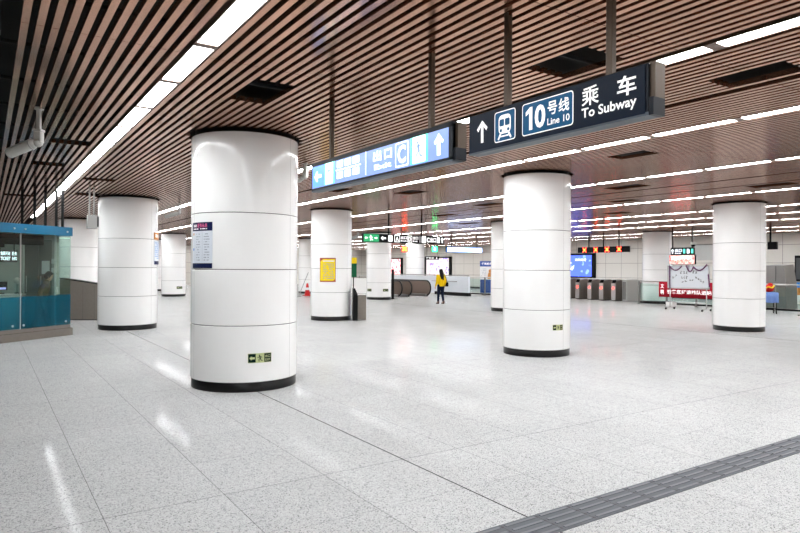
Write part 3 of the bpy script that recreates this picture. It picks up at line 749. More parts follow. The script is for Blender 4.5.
for k, bb in enumerate((.38, .70, 1.02, 1.4, .1)):
    b = MB(); p = KM @ Vector((.03+.02*k, bb, 0)); b.bbox(p.x-.03, p.x+.03, p.y-.03, p.y+.03, 2.52, CEIL+.02, M['blackp'], .004); b.build('hanger_rod', t)
def kthing(name, label, cat): return thing(name, label, cat)
n1 = kthing('paper_notice', 'white paper sheet posted inside the kiosk on the grey door', 'notice'); kb('sheet', [(.032, .04, .58, .82, 1.45, 1.77, 'paper')], n1)
n2 = kthing('paper_notice', 'small white paper pair on the kiosk side by its glass corner', 'notice'); kb('sheet', [(.045, .05, .42, .5, 1.48, 1.6, 'paper'), (.045, .05, .42, .5, 1.7, 1.82, 'paper')], n2)
t = kthing('service_desk', 'grey service desk inside the glass kiosk', 'desk')
kb('desk_top', [(.65, 3.6, .6, 1.3, .96, 1.0, 'wood')], t); kb('front_panel', [(.75, 3.6, .65, .68, 0, .96, 'whitep')], t); kb('side_panel', [(.68, .72, .62, 1.28, 0, .96, 'wood')], t)
t = kthing('monitor', 'dark monitor with a lit bluish screen edge on the kiosk desk', 'monitor')
kb('stand', [(1.0, 1.3, .85, 1.0, 1.0, 1.02, 'blackp'), (1.12, 1.18, .9, .94, 1.02, 1.12, 'blackp')], t); kb('casing', [(.9, 1.5, .88, .92, 1.08, 1.28, 'blackp')], t); kb('screen', [(.94, 1.46, .875, .88, 1.10, 1.15, 'screen')], t)
t = kthing('desk_microphone', 'small white round desk microphone in the kiosk', 'microphone')
b = MB(); p = KM @ Vector((.72, .8, 1.0)); b.tube(p, p+Vector((0, 0, .02)), .05, M['blackp']); b.tube(p, p+Vector((0, 0, .25)), .008, M['blackp']); b.build('stem', t)
b = MB(); b.sphere(p+Vector((0, 0, .3)), .075, M['cam'], 14, (1, 1, 1)); b.build('head', t)
t = kthing('led_display', 'white lit two-line display seen through the kiosk glass', 'screen')
kb('casing', [(.88, 1.36, .6, .64, 1.73, 2.0, 'blackp')], t)
b = MB(); q0 = KM @ Vector((1.34, .598, 1.73)); g = Gfx(q0, -ua); g.text(b, '售票问询', .03, .15, .09, .003, M['litw'], .24, .02); g.text(b, 'TICKET', .03, .04, .08, .003, M['litw'], .25, .03); g.text(b, '服务', .31, .15, .09, .003, M['litw'], .13, .02); g.text(b, 'INFO', .32, .04, .08, .003, M['litw'], .12, .03); b.build('lettering', t)
b = MB()
for aa in (.95, 1.3): b.tube(KM @ Vector((aa, .62, 2.0)), KM @ Vector((aa, .62, 2.46)), .01, M['blackp'])
b.build('rod', t)
# stone parapet behind kiosk
x0, y0 = gp(60, 19.0); x1, y1 = gp(101, 19.0); ang = math.atan2(y1-y0, x1-x0); Lp = math.hypot(x1-x0, y1-y0)
t = thing('stone_parapet', 'brown-grey stone parapet between the kiosk and the column beside it', 'parapet', (x0, y0, 0), ang)
b = MB(); pts = [(0, 0), (Lp, 0), (Lp, 1.08), (0, 1.26)]
b.add([(u, -.0, z) for u, z in pts]+[(u, .25, z) for u, z in pts], [(0, 1, 2, 3), (7, 6, 5, 4), (0, 4, 5, 1), (1, 5, 6, 2), (2, 6, 7, 3), (3, 7, 4, 0)], M['stone'])
for k in (.2, .7, 1.05): b.box(k*Lp/1.25, k*Lp/1.25+.006, -.002, .01, 0, 1.05, M['core'])
b.box(0, Lp, -.004, .01, 0, .03, M['core']); b.build('panel', t)
b = MB(); b.add([(0, -.01, 1.26), (Lp, -.01, 1.08), (Lp, -.01, 1.11), (0, -.01, 1.29), (0, .26, 1.26), (Lp, .26, 1.08), (Lp, .26, 1.11), (0, .26, 1.29)], [(0, 1, 2, 3), (7, 6, 5, 4), (0, 4, 5, 1), (1, 5, 6, 2), (2, 6, 7, 3), (3, 7, 4, 0)], M['blackp']); b.build('coping', t)

# ================================================================== FLOOR-STANDING THINGS
# waste bin beside the yellow notice column
x, y = gp(358.8, 19.55); t = thing('waste_bin', 'grey-brown waste bin with a black sloping back beside the yellow notice column', 'bin', (x, y, 0), -TH+.15)
b = MB(); b.bbox(-.04, .22, -.2, .2, .03, .78, M['stone'], .01); b.build('body', t)
b = MB(); b.bbox(-.19, -.04, -.19, .2, .0, .80, M['blackp'], .01)
b.add([(-.19, -.19, .8), (-.04, -.19, .8), (-.04, .2, .8), (-.19, .2, .8), (-.19, -.12, 1.0), (-.12, -.12, 1.0), (-.12, .19, 1.0), (-.19, .19, 1.0)], [(0, 1, 5, 4), (1, 2, 6, 5), (2, 3, 7, 6), (3, 0, 4, 7), (4, 5, 6, 7)], M['blackp'])
b.build('back_panel', t)
b = MB(); b.bbox(-.05, .23, -.21, .21, .78, .80, M['steeld'], .005); b.build('lid', t)

# red cone and mop
x, y = gp(307.5, 36); t = thing('traffic_cone', 'small red cone in the gap right of the largest column', 'cone', (x, y, 0))
b = MB(); b.bbox(-.2, .2, -.2, .2, 0, .04, M['redp'], .01); b.build('base', t); b = MB(); b.lathe((0, 0), [(.17, .04), (.05, .72), (.0, .73)], M['redp'], 20); b.build('cone', t)
b = MB(); b.lathe((0, 0), [(.124, .34), (.098, .48)], M['whitep'], 20); b.build('band', t)
x, y = gp(303.5, 35.2); t = thing('mop', 'thin grey mop handle leaning beside the red cone', 'mop', (x, y, 0), -TH)
b = MB(); b.tube((-.25, 0, .05), (.2, .5, 1.35), .02, M['camd']); b.build('handle', t); b = MB(); b.bbox(-.4, -.1, -.1, .1, 0, .06, M['camd'], .02); b.build('head', t)

# white parapet with sign between columns (352..366)
x0, y0 = gp(336, 40.5); x1, y1 = gp(372, 40.5); L = math.hypot(x1-x0, y1-y0); ang = math.atan2(y1-y0, x1-x0)
t = thing('white_parapet', 'low white parapet wall with a grey rail seen past the waste bin', 'parapet', (x0, y0, 0), ang)
b = MB(); b.bbox(0, L, 0, .2, 0, .95, M['whitep'], .01); b.build('panel', t); b = MB(); b.tube((0, .1, 1.13), (L, .1, 1.13), .03, M['steel']); b.tube((0, .1, 1.02), (L, .1, 1.02), .02, M['steeld'])
for k in range(4): b.tube((.1+k*(L-.2)/3, .1, .95), (.1+k*(L-.2)/3, .1, 1.13), .025, M['steeld'])
b.build('rail', t)
x, y = gp(353.5, 35.6); t = thing('standing_sign', 'tall slim sign with yellow top and green body behind the yellow notice column', 'sign', (x, y, 0), -TH)
b = MB(); b.bbox(-.03, .03, 0, .06, .02, 1.1, M['blackp'], .005); b.bbox(-.2, .2, -.12, .18, 0, .03, M['blackp'], .01); b.build('stand', t)
b = MB(); b.bbox(-.18, .18, -.01, .05, 1.1, 1.88, M['greenpr'], .005); b.build('green_panel', t); b = MB(); b.bbox(-.19, .19, -.01, .05, 1.88, 2.22, M['yellow'], .005); b.build('yellow_panel', t)

# slim black upright panel beside escalator column
x, y = gp(392.9, 32.8); t = thing('upright_panel', 'slim black upright panel beside the column near the escalators', 'panel', (x, y, 0), -TH)
b = MB(); b.bbox(-.065, .065, 0, .2, .0, 1.56, M['blackp'], .01); b.build('board', t); b = MB(); b.bbox(-.1, .1, -.05, .25, 0, .03, M['blackp'], .005); b.build('foot', t)

# escalators
def escalator(xl, xr, lb):
    ye = 28.6; t = thing('escalator', lb, 'escalator', (xl, ye, 0), 0, 'escalators')
    for x in (0, xr-xl):
        # outline of balustrade in y,z
        out = []; R = .42
        for k in range(13):
            a = -PI/2-k*PI/12; out.append((R+R*math.cos(a), .5+R*math.sin(a)))
        bal = thing('balustrade', '', ''); del bal['label']; del bal['category']; bal.parent = t
        b = MB(); L = 1.5 if xl < 19 else 4.0; poly = [(y, z) for y, z in out]+[(L, .92), (L, .08)]
        k = len(poly); b.add([(x-.012, y, z) for y, z in poly]+[(x+.012, y, z) for y, z in poly], [tuple(range(k)), tuple(range(2*k-1, k-1, -1))]+[(i, (i+1) % k, k+(i+1) % k, k+i) for i in range(k)], M['bglass']); b.build('glass', bal)
        b = MB(); b.path([(x, y, z) for y, z in out]+[(x, L, .92)], .04, M['rubber'], 10); b.build('handrail', bal)
        b = MB(); b.bbox(x-.09, x+.09, .35, L, 0, .16, M['steeld'], .02); b.build('skirt', bal)
    b = MB(); b.bbox(.09, xr-xl-.09, .2, 1.2, 0, .012, M['steel'], .003)
    for k in range(2 if xl < 19 else 7): b.box(.12, xr-xl-.12, 1.2+k*.4, 1.58+k*.4, 0, .01, M['steeld'])
    b.build('step_plates', t)
escalator(19.8, 21.1, 'right escalator with dark glass sides, nearest the person in yellow')
escalator(17.95, 19.15, 'left escalator partly hidden behind the column with two exit plates')

# light parapet along X = 23.5
t = thing('stair_parapet', 'light grey parapet wall right of the escalators behind the person in yellow', 'parapet', (23.5, 28.2, 0))
b = MB(); b.bbox(0, .18, 0, 10, .1, 1.15, M['wboard'], .01); b.build('panel', t); b = MB(); b.tube((.09, 0, 1.2), (.09, 10, 1.2), .03, M['steeld']); b.build('top_rail', t)
b = MB(); b.box(-.03, .2, -.05, 3.2, 0, .2, M['blackp']); b.build('kick_plate', t); b = MB(); b.tube((-.1, .9, .85), (-.1, 3.4, .85), .025, M['steeld'])
for yy in (1.1, 3.2): b.tube((-.1, yy, .85), (.0, yy, .85), .015, M['steeld'])
b.build('handrail', t)

# glass fences
def fence(x, ya, yb, n, lb, h=1.07):
    t = thing('glass_fence', lb, 'fence', (x, ya, 0), 0, 'glass fences')
    L = yb-ya
    for k in range(n+1):
        b = MB(); y = L*k/n; b.bbox(-.035, .035, y-.04, y+.04, 0, h, M['steeld'], .006); b.bbox(-.07, .07, y-.07, y+.07, 0, .03, M['steeld'], .006); b.build('post', t)
    for k in range(n):
        b = MB(); b.box(-.006, .006, L*k/n+.06, L*(k+1)/n-.06, .14, h-.1, M['gglass']); b.build('glass_panel', t)
    b = MB(); b.tube((0, 0, h), (0, L, h), .03, M['steel']); b.build('top_rail', t)
    b = MB(); b.box(-.02, .02, 0, L, .05, .12, M['blackp']); b.build('bottom_rail', t)
fence(26.0, 14.2, 18.5, 3, 'glass fence with steel posts carrying the red banner')
fence(26.0, 7.5, 14.0, 4, 'glass fence with a pale top rail at the right edge before the grey cabinet')
x, y = gp(476, 37.2); fence(x+.8, y-1.4, y+1.6, 2, 'far short glass fence between the parapet and the blue standing board', 1.1)

# red banner
ya, yb = 17.4, 14.6; bx = 25.9
t = thing('banner', 'long red banner with white characters tied on the glass fence', 'banner', (0, 0, 0))
b = MB(); N = 24
vs = []
for i in range(N+1):
    y = ya+(yb-ya)*i/N; w = .012*math.sin(i*1.3)
    vs += [(bx+w, y, .38), (bx+w*.5, y, .72), (bx, y, 1.08), (bx+.006, y, 1.08), (bx+.006+w*.5, y, .72), (bx+.006+w, y, .38)]
fs = [(6*i+j, 6*i+6+j, 6*i+6+(j+1) % 6, 6*i+(j+1) % 6) for i in range(N) for j in range(6)]
b.add(vs, fs, M['red'], True); b.build('cloth', t)
g = Gfx((bx-.016, ya, .38), (0, -1, 0)); b = MB(); g.text(b, '文', .10, .40, .2, 0, M['white'], .16, .02); g.text(b, '明', .10, .12, .2, 0, M['white'], .16, .02); b.build('lettering', t); b = MB()
g.text(b, '乘客您好请排队进站', .42, .16, .19, 0, M['white'], 2.1, .02); b.build('lettering', t)

# whiteboard on wheels
wx = 23.5; ya, yb = yx(667.5, wx), yx(709.5, wx); L = ya-yb
t = thing('whiteboard', 'wheeled whiteboard with handwriting in front of the red banner', 'whiteboard', (wx, yb, 0))
z0, z1 = .86, 1.80
b = MB(); b.box(0, .02, .04, L-.04, z0+.04, z1-.04, M['wboard']); b.build('board', t)
b = MB(); b.bbox(-.012, .035, 0, L, z0, z0+.05, M['steel'], .006); b.bbox(-.012, .035, 0, L, z1-.04, z1, M['steel'], .006); b.bbox(-.012, .035, 0, .05, z0, z1, M['steel'], .006); b.bbox(-.012, .035, L-.05, L, z0, z1, M['steel'], .006); b.build('frame', t)
for yy in (.12, L-.12):
    b = MB(); b.tube((.012, yy, .1), (.012, yy, z0), .02, M['steel']); b.tube((-.28, yy, .1), (.3, yy, .1), .018, M['steel']); b.build('leg', t)
    for xx in (-.28, .3):
        b = MB(); b.tube((xx, yy-.015, .045), (xx, yy+.015, .045), .045, M['rubber'], n=16); b.tube((xx, yy, .045), (xx, yy, .1), .012, M['steel']); b.build('wheel', t)
b = MB(); b.tube((.012, .12, .32), (.012, L-.12, .32), .016, M['steel']); b.build('crossbar', t)
g = Gfx((wx, ya, z0), (0, -1, 0)); rn = random.Random(4)
def scrib(u0, v0, w, h, n, rot=0):
    b = MB()
    for k in range(n):
        cu = u0+w*(k+.5)/n; cv = v0+rot*(k+.5)/n
        for q in range(4):
            a = (cu+rn.uniform(-.4, .1)*w/n, cv+rn.uniform(-.5, .5)*h); c = (cu+rn.uniform(-.1, .4)*w/n, cv+rn.uniform(-.5, .5)*h)
            g.stroke(b, [a, c], .016, .003, M['ink'])
    o = b.build('handwriting'); o.location = (-wx, -yb, 0); o.parent = t
scrib(.55, .66, .35, .13, 3); scrib(.6, .46, .3, .13, 3); scrib(.62, .3, .25, .1, 2); scrib(.2, .42, .25, .1, 2, .15); scrib(1.05, .68, .25, .1, 2); scrib(1.2, .5, .4, .11, 4, -.25); scrib(.95, .36, .2, .06, 2)
t = thing('tinsel_garland', 'purple tinsel garland draped over the top and left side of the whiteboard', 'garland', (wx, yb, 0))
b = MB(); rn = random.Random(5); pts = []
def curve(pts):
    out = []
    for (a, bb), (c, d), sag in pts:
        for k in range(15):
            s = k/14; out.append((a+(c-a)*s, bb+(d-bb)*s-sag*4*s*(1-s)))
    return out
for seg in ([((L-.12, z1-.02), (L-.65, z1-.02), .17)], [((L-.85, z1), (L-1.15, z1-.05), .22), ((L-1.15, z1-.05), (L-1.7, z1+.04), .18)], [((L-.11, z1), (L-.13, z0+.02), 0)], [((.03, z1-.35), (-.02, z0+.1), 0)]):
    c = curve(seg); b.path([(-.03, a, z) for a, z in c], .022, M['purple'], 6)
    for a, z in c:
        for q in range(7):
            th = rn.uniform(0, 2*PI); r = rn.uniform(.03, .055); p = Vector((-.03, a, z)); e = p+Vector((rn.uniform(-.03, .02), math.cos(th)*r, math.sin(th)*r))
            b.tube(p, e, .006, M['purple'], .001, 4, False)
b.build('tinsel', t)
x, y = gp(671.5, 27.8); b = MB(); b.bbox(-.18, .18, -.15, .15, 0, .2, M['whitep'], .01, None); o = b.build('carton', None, (x, y, 0)); tag(o, 'small white box on the floor behind the whiteboard', 'box')

# ticket gates
def make_gate(lb):
    t = thing('ticket_gate', lb, 'ticket gate', (0, 0, 0), 0, 'ticket gates')
    b = MB(); W = .26; L = 1.75
    prof = [(0, .03), (0, .86), (.10, 1.02), (.45, 1.08), (L-.45, 1.08), (L-.10, 1.02), (L, .86), (L, .03)]
    k = len(prof); b.add([(u, -W/2, z) for u, z in prof]+[(u, W/2, z) for u, z in prof], [tuple(range(k)), tuple(range(2*k-1, k-1, -1))]+[(i, (i+1) % k, k+(i+1) % k, k+i) for i in range(k)], M['gate'])
    b.build('body', t)
    b = MB(); b.bbox(-.015, L+.015, -W/2-.01, W/2+.01, 1.08, 1.105, M['steel'], .01); b.build('top_plate', t)
    b = MB(); b.box(-.006, .0, -W/2, W/2, .05, .9, M['steel']); b.build('end_plate', t)
    b = MB(); b.tube((-.012, 0, .66), (-.002, 0, .66), .055, M['ledr'], n=14); b.build('indicator', t)
    b = MB(); b.add([(-.02, -.09, .92), (-.02, .09, .92), (.10, .09, 1.11), (.10, -.09, 1.11), (.1, -.09, .9), (.1, .09, .9)], [(0, 1, 2, 3), (0, 3, 4), (1, 5, 2), (2, 5, 4, 3), (0, 4, 5, 1)], M['blackp']); b.build('card_reader', t)
    for s in (-1, 1):
        b = MB(); pts = [(L/2-.25, .35), (L/2+.25, .35), (L/2+.15, .95), (L/2-.15, .95)]; y0 = s*(W/2); y1 = s*(W/2+.2)
        b.add([(u, min(y0, y1), z) for u, z in pts]+[(u, max(y0, y1), z) for u, z in pts], [(3, 2, 1, 0), (4, 5, 6, 7), (0, 1, 5, 4), (1, 2, 6, 5), (2, 3, 7, 6), (3, 0, 4, 7)], M['redp'] if 0 else M['steeld']); b.build('flap', t)
    b = MB(); b.box(.02, L-.02, -W/2+.02, W/2-.02, 0, .03, M['blackp']); b.build('plinth', t)
    return t
g0 = make_gate('rightmost ticket gate with its silver side showing, red light on its end')
glabels = ['ticket gate second from the right, red light on its end', 'ticket gate third from the right, red light on its end', 'ticket gate fourth from the right, beside the blue lit screen', 'leftmost ticket gate, its end hidden by the column under the subway sign']
gys = [yx(p, 26.9) for p in (613.5, 601.3, 589.5, 577.5, 565.5)]
g0.location = (26.9, gys[0], 0)
for lb, yy in zip(glabels, gys[1:]):
    c = copy_tree(g0); c.location = (26.9, yy, 0); c['label'] = lb
t = thing('control_cabinet', 'broad silver steel cabinet closing the right end of the gate row', 'cabinet', (26.95, gys[0]-.62, 0))
b = MB(); b.bbox(0, 1.8, -.14, .14, .02, 1.06, M['steel'], .02); b.build('body', t); b = MB(); b.bbox(-.01, 1.81, -.15, .15, 1.06, 1.09, M['steel'], .01); b.build('top_plate', t)
b = MB(); b.bbox(-.012, 0, -.1, .1, .1, 1.0, M['steeld'], .004); b.build('end_plate', t)

# lit wall posters
def wall_ad(px0, px1, z0, z1, mat, lb, fr='blackp'):
    ya, yb = yx(px0, X1), yx(px1, X1)
    t = thing('light_box', lb, 'poster', (0, 0, 0), 0, 'lit advertising boxes on the wall')
    b = MB(); x = X1; f = (ya-yb)*.07
    b.box(x-.14, x-.0, yb, ya, z0, z0+.09, M[fr]); b.box(x-.14, x, yb, ya, z1-.12, z1, M[fr]); b.box(x-.14, x, yb, yb+f, z0, z1, M[fr]); b.box(x-.14, x, ya-f, ya, z0, z1, M[fr]); b.build('frame', t)
    b = MB(); b.box(x-.1, x-.01, yb+f, ya-f, z0+.09, z1-.12, M[mat]); b.build('poster', t)
    return t
wall_ad(425.5, 452, .75, 2.62, 'mapad', 'lit white map poster in a black frame behind the person in yellow')
wall_ad(384, 403, .6, 2.6, 'redad', 'lit pink and red poster in a black frame left of the map poster')
t = wall_ad(555, 596, 1.05, 2.66, 'blueled', 'lit blue screen in a black frame behind the ticket gates')
g = Gfx((X1-.1, yx(565, X1), 1.3), (0, -1, 0)); b = MB(); g.text(b, '深圳地铁', .95, .85, .18, .004, M['litw'], .95, .01); g.poly(b, [(.5, .3), (.9, .6), (.75, .25)], .004, M['litw']); g.poly(b, [(.3, .9), (.65, .75), (.5, .6)], .004, M['litw']); b.build('lettering', t)
wall_ad(796, 812, 1.1, 2.35, 'dark', 'unlit dark framed panel on the wall at the right edge')
ya, yb = yx(694.5, X1), yx(716, X1)
t = thing('wall_panel', 'plain grey wall shutter panel behind the pink screen', 'panel', (0, 0, 0)); b = MB(); b.box(X1-.06, X1, yb, ya, 2.15, 3.0, M['wood']); b.build('panel', t); b = MB(); b.box(X1-.09, X1, yb, ya, 2.98, 3.04, M['steeld']); b.build('trim', t)

# blue standing board
x, y = gp(487, 38.2); t = thing('display_board', 'blue standing display board with a printed picture, left of the half-hidden column', 'display board', (x, y, 0), -TH)
b = MB(); b.bbox(-.42, .42, 0, .06, .12, 2.0, M['whitep'], .008); b.build('panel', t); b = MB(); b.bbox(-.43, .43, -.01, .07, 1.75, 2.08, M['bluep'], .008); b.build('header', t)
b = MB(); b.box(-.41, .41, -.008, 0, .14, .95, M['bluep']); b.build('lower_panel', t)
b = MB(); g = Gfx((-.42, -.01, 1.75), (1, 0, 0)); g.text(b, '便民服务', .1, .1, .14, .003, M['white'], .62, .02); b.build('lettering', t)
b = MB(); g = Gfx((-.42, 0, .95), (1, 0, 0)); g.disc(b, .62, .52, .10, .003, M['orange'], 14, 1.2); g.poly(b, [(.45, .05), (.8, .05), (.74, .42), (.5, .42)], .003, M['orange']); g.rows(b, .08, .38, .1, .7, 6, .03, .003, M['print'], 2); b.build('picture', t)
for s in (-.3, .3):
    b = MB(); b.bbox(s-.03, s+.03, -.2, .25, 0, .05, M['steeld'], .006); b.bbox(s-.02, s+.02, .01, .05, .05, .14, M['steeld'], .004); b.build('foot', t)

# grey cabinet right
x, y = 27.5, yx(776.5, 27.5); t = thing('machine_cabinet', 'tall grey metal cabinet with a tilted top right of the right-hand column', 'cabinet', (x, y, 0))
b = MB(); pr = [(-.05, -.42, 0), (.9, -.42, 0), (.9, .42, 0), (-.05, .42, 0)]; up = [(.0, -.30, 1.83), (.8, -.30, 1.88), (.8, .42, 1.88), (.0, .42, 1.83)]; mid = [(-.05, -.40, 1.0), (.88, -.40, 1.0), (.88, .42, 1.0), (-.05, .42, 1.0)]
b.add(pr+mid+up, [(3, 2, 1, 0), (8, 9, 10, 11)]+[(4*k+i, 4*k+(i+1) % 4, 4*k+4+(i+1) % 4, 4*k+4+i) for k in (0, 1) for i in range(4)], M['steeld']); b.build('body', t)
b = MB(); b.box(-.055, -.045, -.38, .40, .55, .95, M['gate']); b.box(-.04, -.03, .0, .02, 1.05, 1.8, M['core']); b.build('door_panel', t)
b = MB(); b.box(-.06, .9, -.43, .43, 1.0, 1.03, M['steel']); b.build('ledge', t)

# small table with cloth + red bundle
x, y = gp(769.0, 23.6); t = thing('side_table', 'small thin-legged table under the blue checked cloth, at the edge of the right-hand column', 'table', (x, y, 0), -.9)
for sx_, sy_ in ((-.2, -.18), (.2, -.18), (-.2, .2), (.2, .2)):
    b = MB(); b.tube((sx_*1.05, sy_*1.05, 0), (sx_, sy_, .78), .016, M['blackp']); b.build('leg', t)
b = MB(); b.bbox(-.25, .25, -.25, .25, .77, .80, M['wood'], .01); b.build('table_top', t); b = MB(); b.bbox(-.2, .2, -.18, .2, .2, .22, M['blackp'], .01); b.build('shelf', t)
b = MB(); n_ = 48; R0 = .27; vs = []
for k, (q, z) in enumerate(((0, .808), (.9, .808), (1, .80), (1.05, .62), (1.08, .42))):
    for i in range(n_):
        a = 2*PI*i/n_; sq = min(1/abs(math.cos(a)) if abs(math.cos(a)) > .71 else 9, 1/abs(math.sin(a)) if abs(math.sin(a)) > .70 else 9, 1.36)
        r = R0*q*sq*(1+(.035*math.sin(a*11) if k > 2 else 0)); vs.append((r*math.cos(a), r*math.sin(a), z+(.01*math.sin(a*5) if k == 4 else 0)))
b.add(vs, [(j*n_+i, j*n_+(i+1) % n_, (j+1)*n_+(i+1) % n_, (j+1)*n_+i) for j in range(4) for i in range(n_)], M['bclth'], True)
c = b.build('table_cloth', None, (x, y, 0)); c.rotation_euler = (0, 0, -.9); tag(c, 'blue checked cloth draped over the small table', 'cloth')
t = thing('cloth_bundle', 'red bundle with yellow trim lying on the blue checked cloth', 'bag', (x, y, .81), -.9)
b = MB(); b.sphere((0, .0, .14), .16, M['redp'], 16, (1.15, .9, .9)); b.sphere((.05, .04, .27), .09, M['redp'], 12, (1.1, 1, .8)); b.build('bag', t); b = MB(); b.path([(-.16, -.06, .12), (-.05, -.15, .2), (.08, -.13, .16), (.17, -.03, .24)], .025, M['yellow'], 8); b.build('trim', t)

# two recycling bins and dark chair at far right
for k, (px, m1, m2, lb) in enumerate(((787, 'teal2', 'whitep', 'teal-topped bin against the beige wall, left of the pair'), (796, 'brightb', 'orange', 'blue and orange bin against the beige wall, right of the pair'))):
    Y = yx(px, X1-.6); t = thing('recycling_bin', lb, 'bin', (X1-.6, Y, 0), 0, 'recycling bins by the wall')
    b = MB(); b.bbox(-.2, .2, -.2, .2, .02, .45, M['whitep'], .02); b.build('body', t); b = MB(); b.bbox(-.21, .21, -.21, .21, .45, .80, M[m2], .02); b.build('middle', t)
    b = MB(); b.bbox(-.22, .22, -.22, .22, .80, 1.05, M[m1], .03); b.build('hood', t); b = MB(); b.box(-.225, -.2, -.12, .12, .87, .97, M['blackp']); b.build('opening', t)
x, y = gp(799, 25.0); t = thing('office_chair', 'black office chair cut off by the right edge', 'chair', (x+1.2, y-.1, 0), .6)
b = MB(); b.bbox(-.24, .24, -.24, .24, .45, .54, M['dcloth'], .04); b.build('seat', t); b = MB(); b.bbox(-.23, .23, .22, .30, .6, 1.25, M['dcloth'], .04); b.build('backrest', t)
b = MB(); b.tube((0, 0, .1), (0, 0, .45), .03, M['blackp']); b.tube((0, .26, .5), (0, .26, .62), .02, M['blackp'])
for k in range(5): b.tube((0, 0, .11), (.28*math.cos(k*1.2566), .28*math.sin(k*1.2566), .05), .018, M['blackp'])
b.build('base', t)
for k in range(5):
    b = MB(); b.sphere((.28*math.cos(k*1.2566), .28*math.sin(k*1.2566), .03), .03, M['rubber'], 8); b.build('caster', t)
x, y = gp(803, 22.6); t = thing('crowd_stand', 'teal upright stand at the right edge of the view', 'stand', (x, y, 0), .3)
b = MB(); b.bbox(-.12, .12, -.05, .05, .02, .8, M['teal2'], .02); b.build('panel', t); b = MB(); b.bbox(-.16, .16, -.14, .14, 0, .03, M['blackp'], .01); b.build('foot', t)

# ================================================================== PEOPLE
def blob(name, parent, segs, m, vox=.008, smooth=4):
    "segs: list of (p0, r0, p1, r1) tapered capsules fused into one skin"
    b = MB()
    for p0, r0, p1, r1 in segs:
        b.tube(p0, p1, r0, m, r1, 14)
        b.sphere(p0, r0, m, 14); b.sphere(p1, r1, m, 14)
    o = b.build(name, parent)
    md = o.modifiers.new('fuse', 'REMESH'); md.mode = 'VOXEL'; md.voxel_size = vox; md.use_smooth_shade = True
    if smooth: sm = o.modifiers.new('soft', 'SMOOTH'); sm.iterations = smooth; sm.factor = .5
    return o
def V(*a): return Vector(a)
def hand(w, d, side):
    "palm + five unequal, bent fingers; w = wrist, d = hand direction"
    d = d.normalized(); s = d.cross(V(0, 1, 0)).normalized()*side; f = V(0, 1, 0)
    segs = [(w, .026, w+d*.045, .034), (w+d*.045, .034, w+d*.08+f*.012, .028), (w+d*.045, .03, w+d*.08-f*.014, .027)]
    for k, L in enumerate((.066, .076, .071, .056)):
        p = w+d*.085+f*(.030-.020*k); q = p+d*L*.5-s*.006; r = q+d*L*.45-s*.02; segs += [(p, .0095, q, .009), (q, .009, r, .0075)]
    p = w+d*.03+f*.034; q = p+d*.03+f*.022; segs += [(p, .012, q, .0105), (q, .0105, q+d*.03+f*.004, .009)]
    return segs
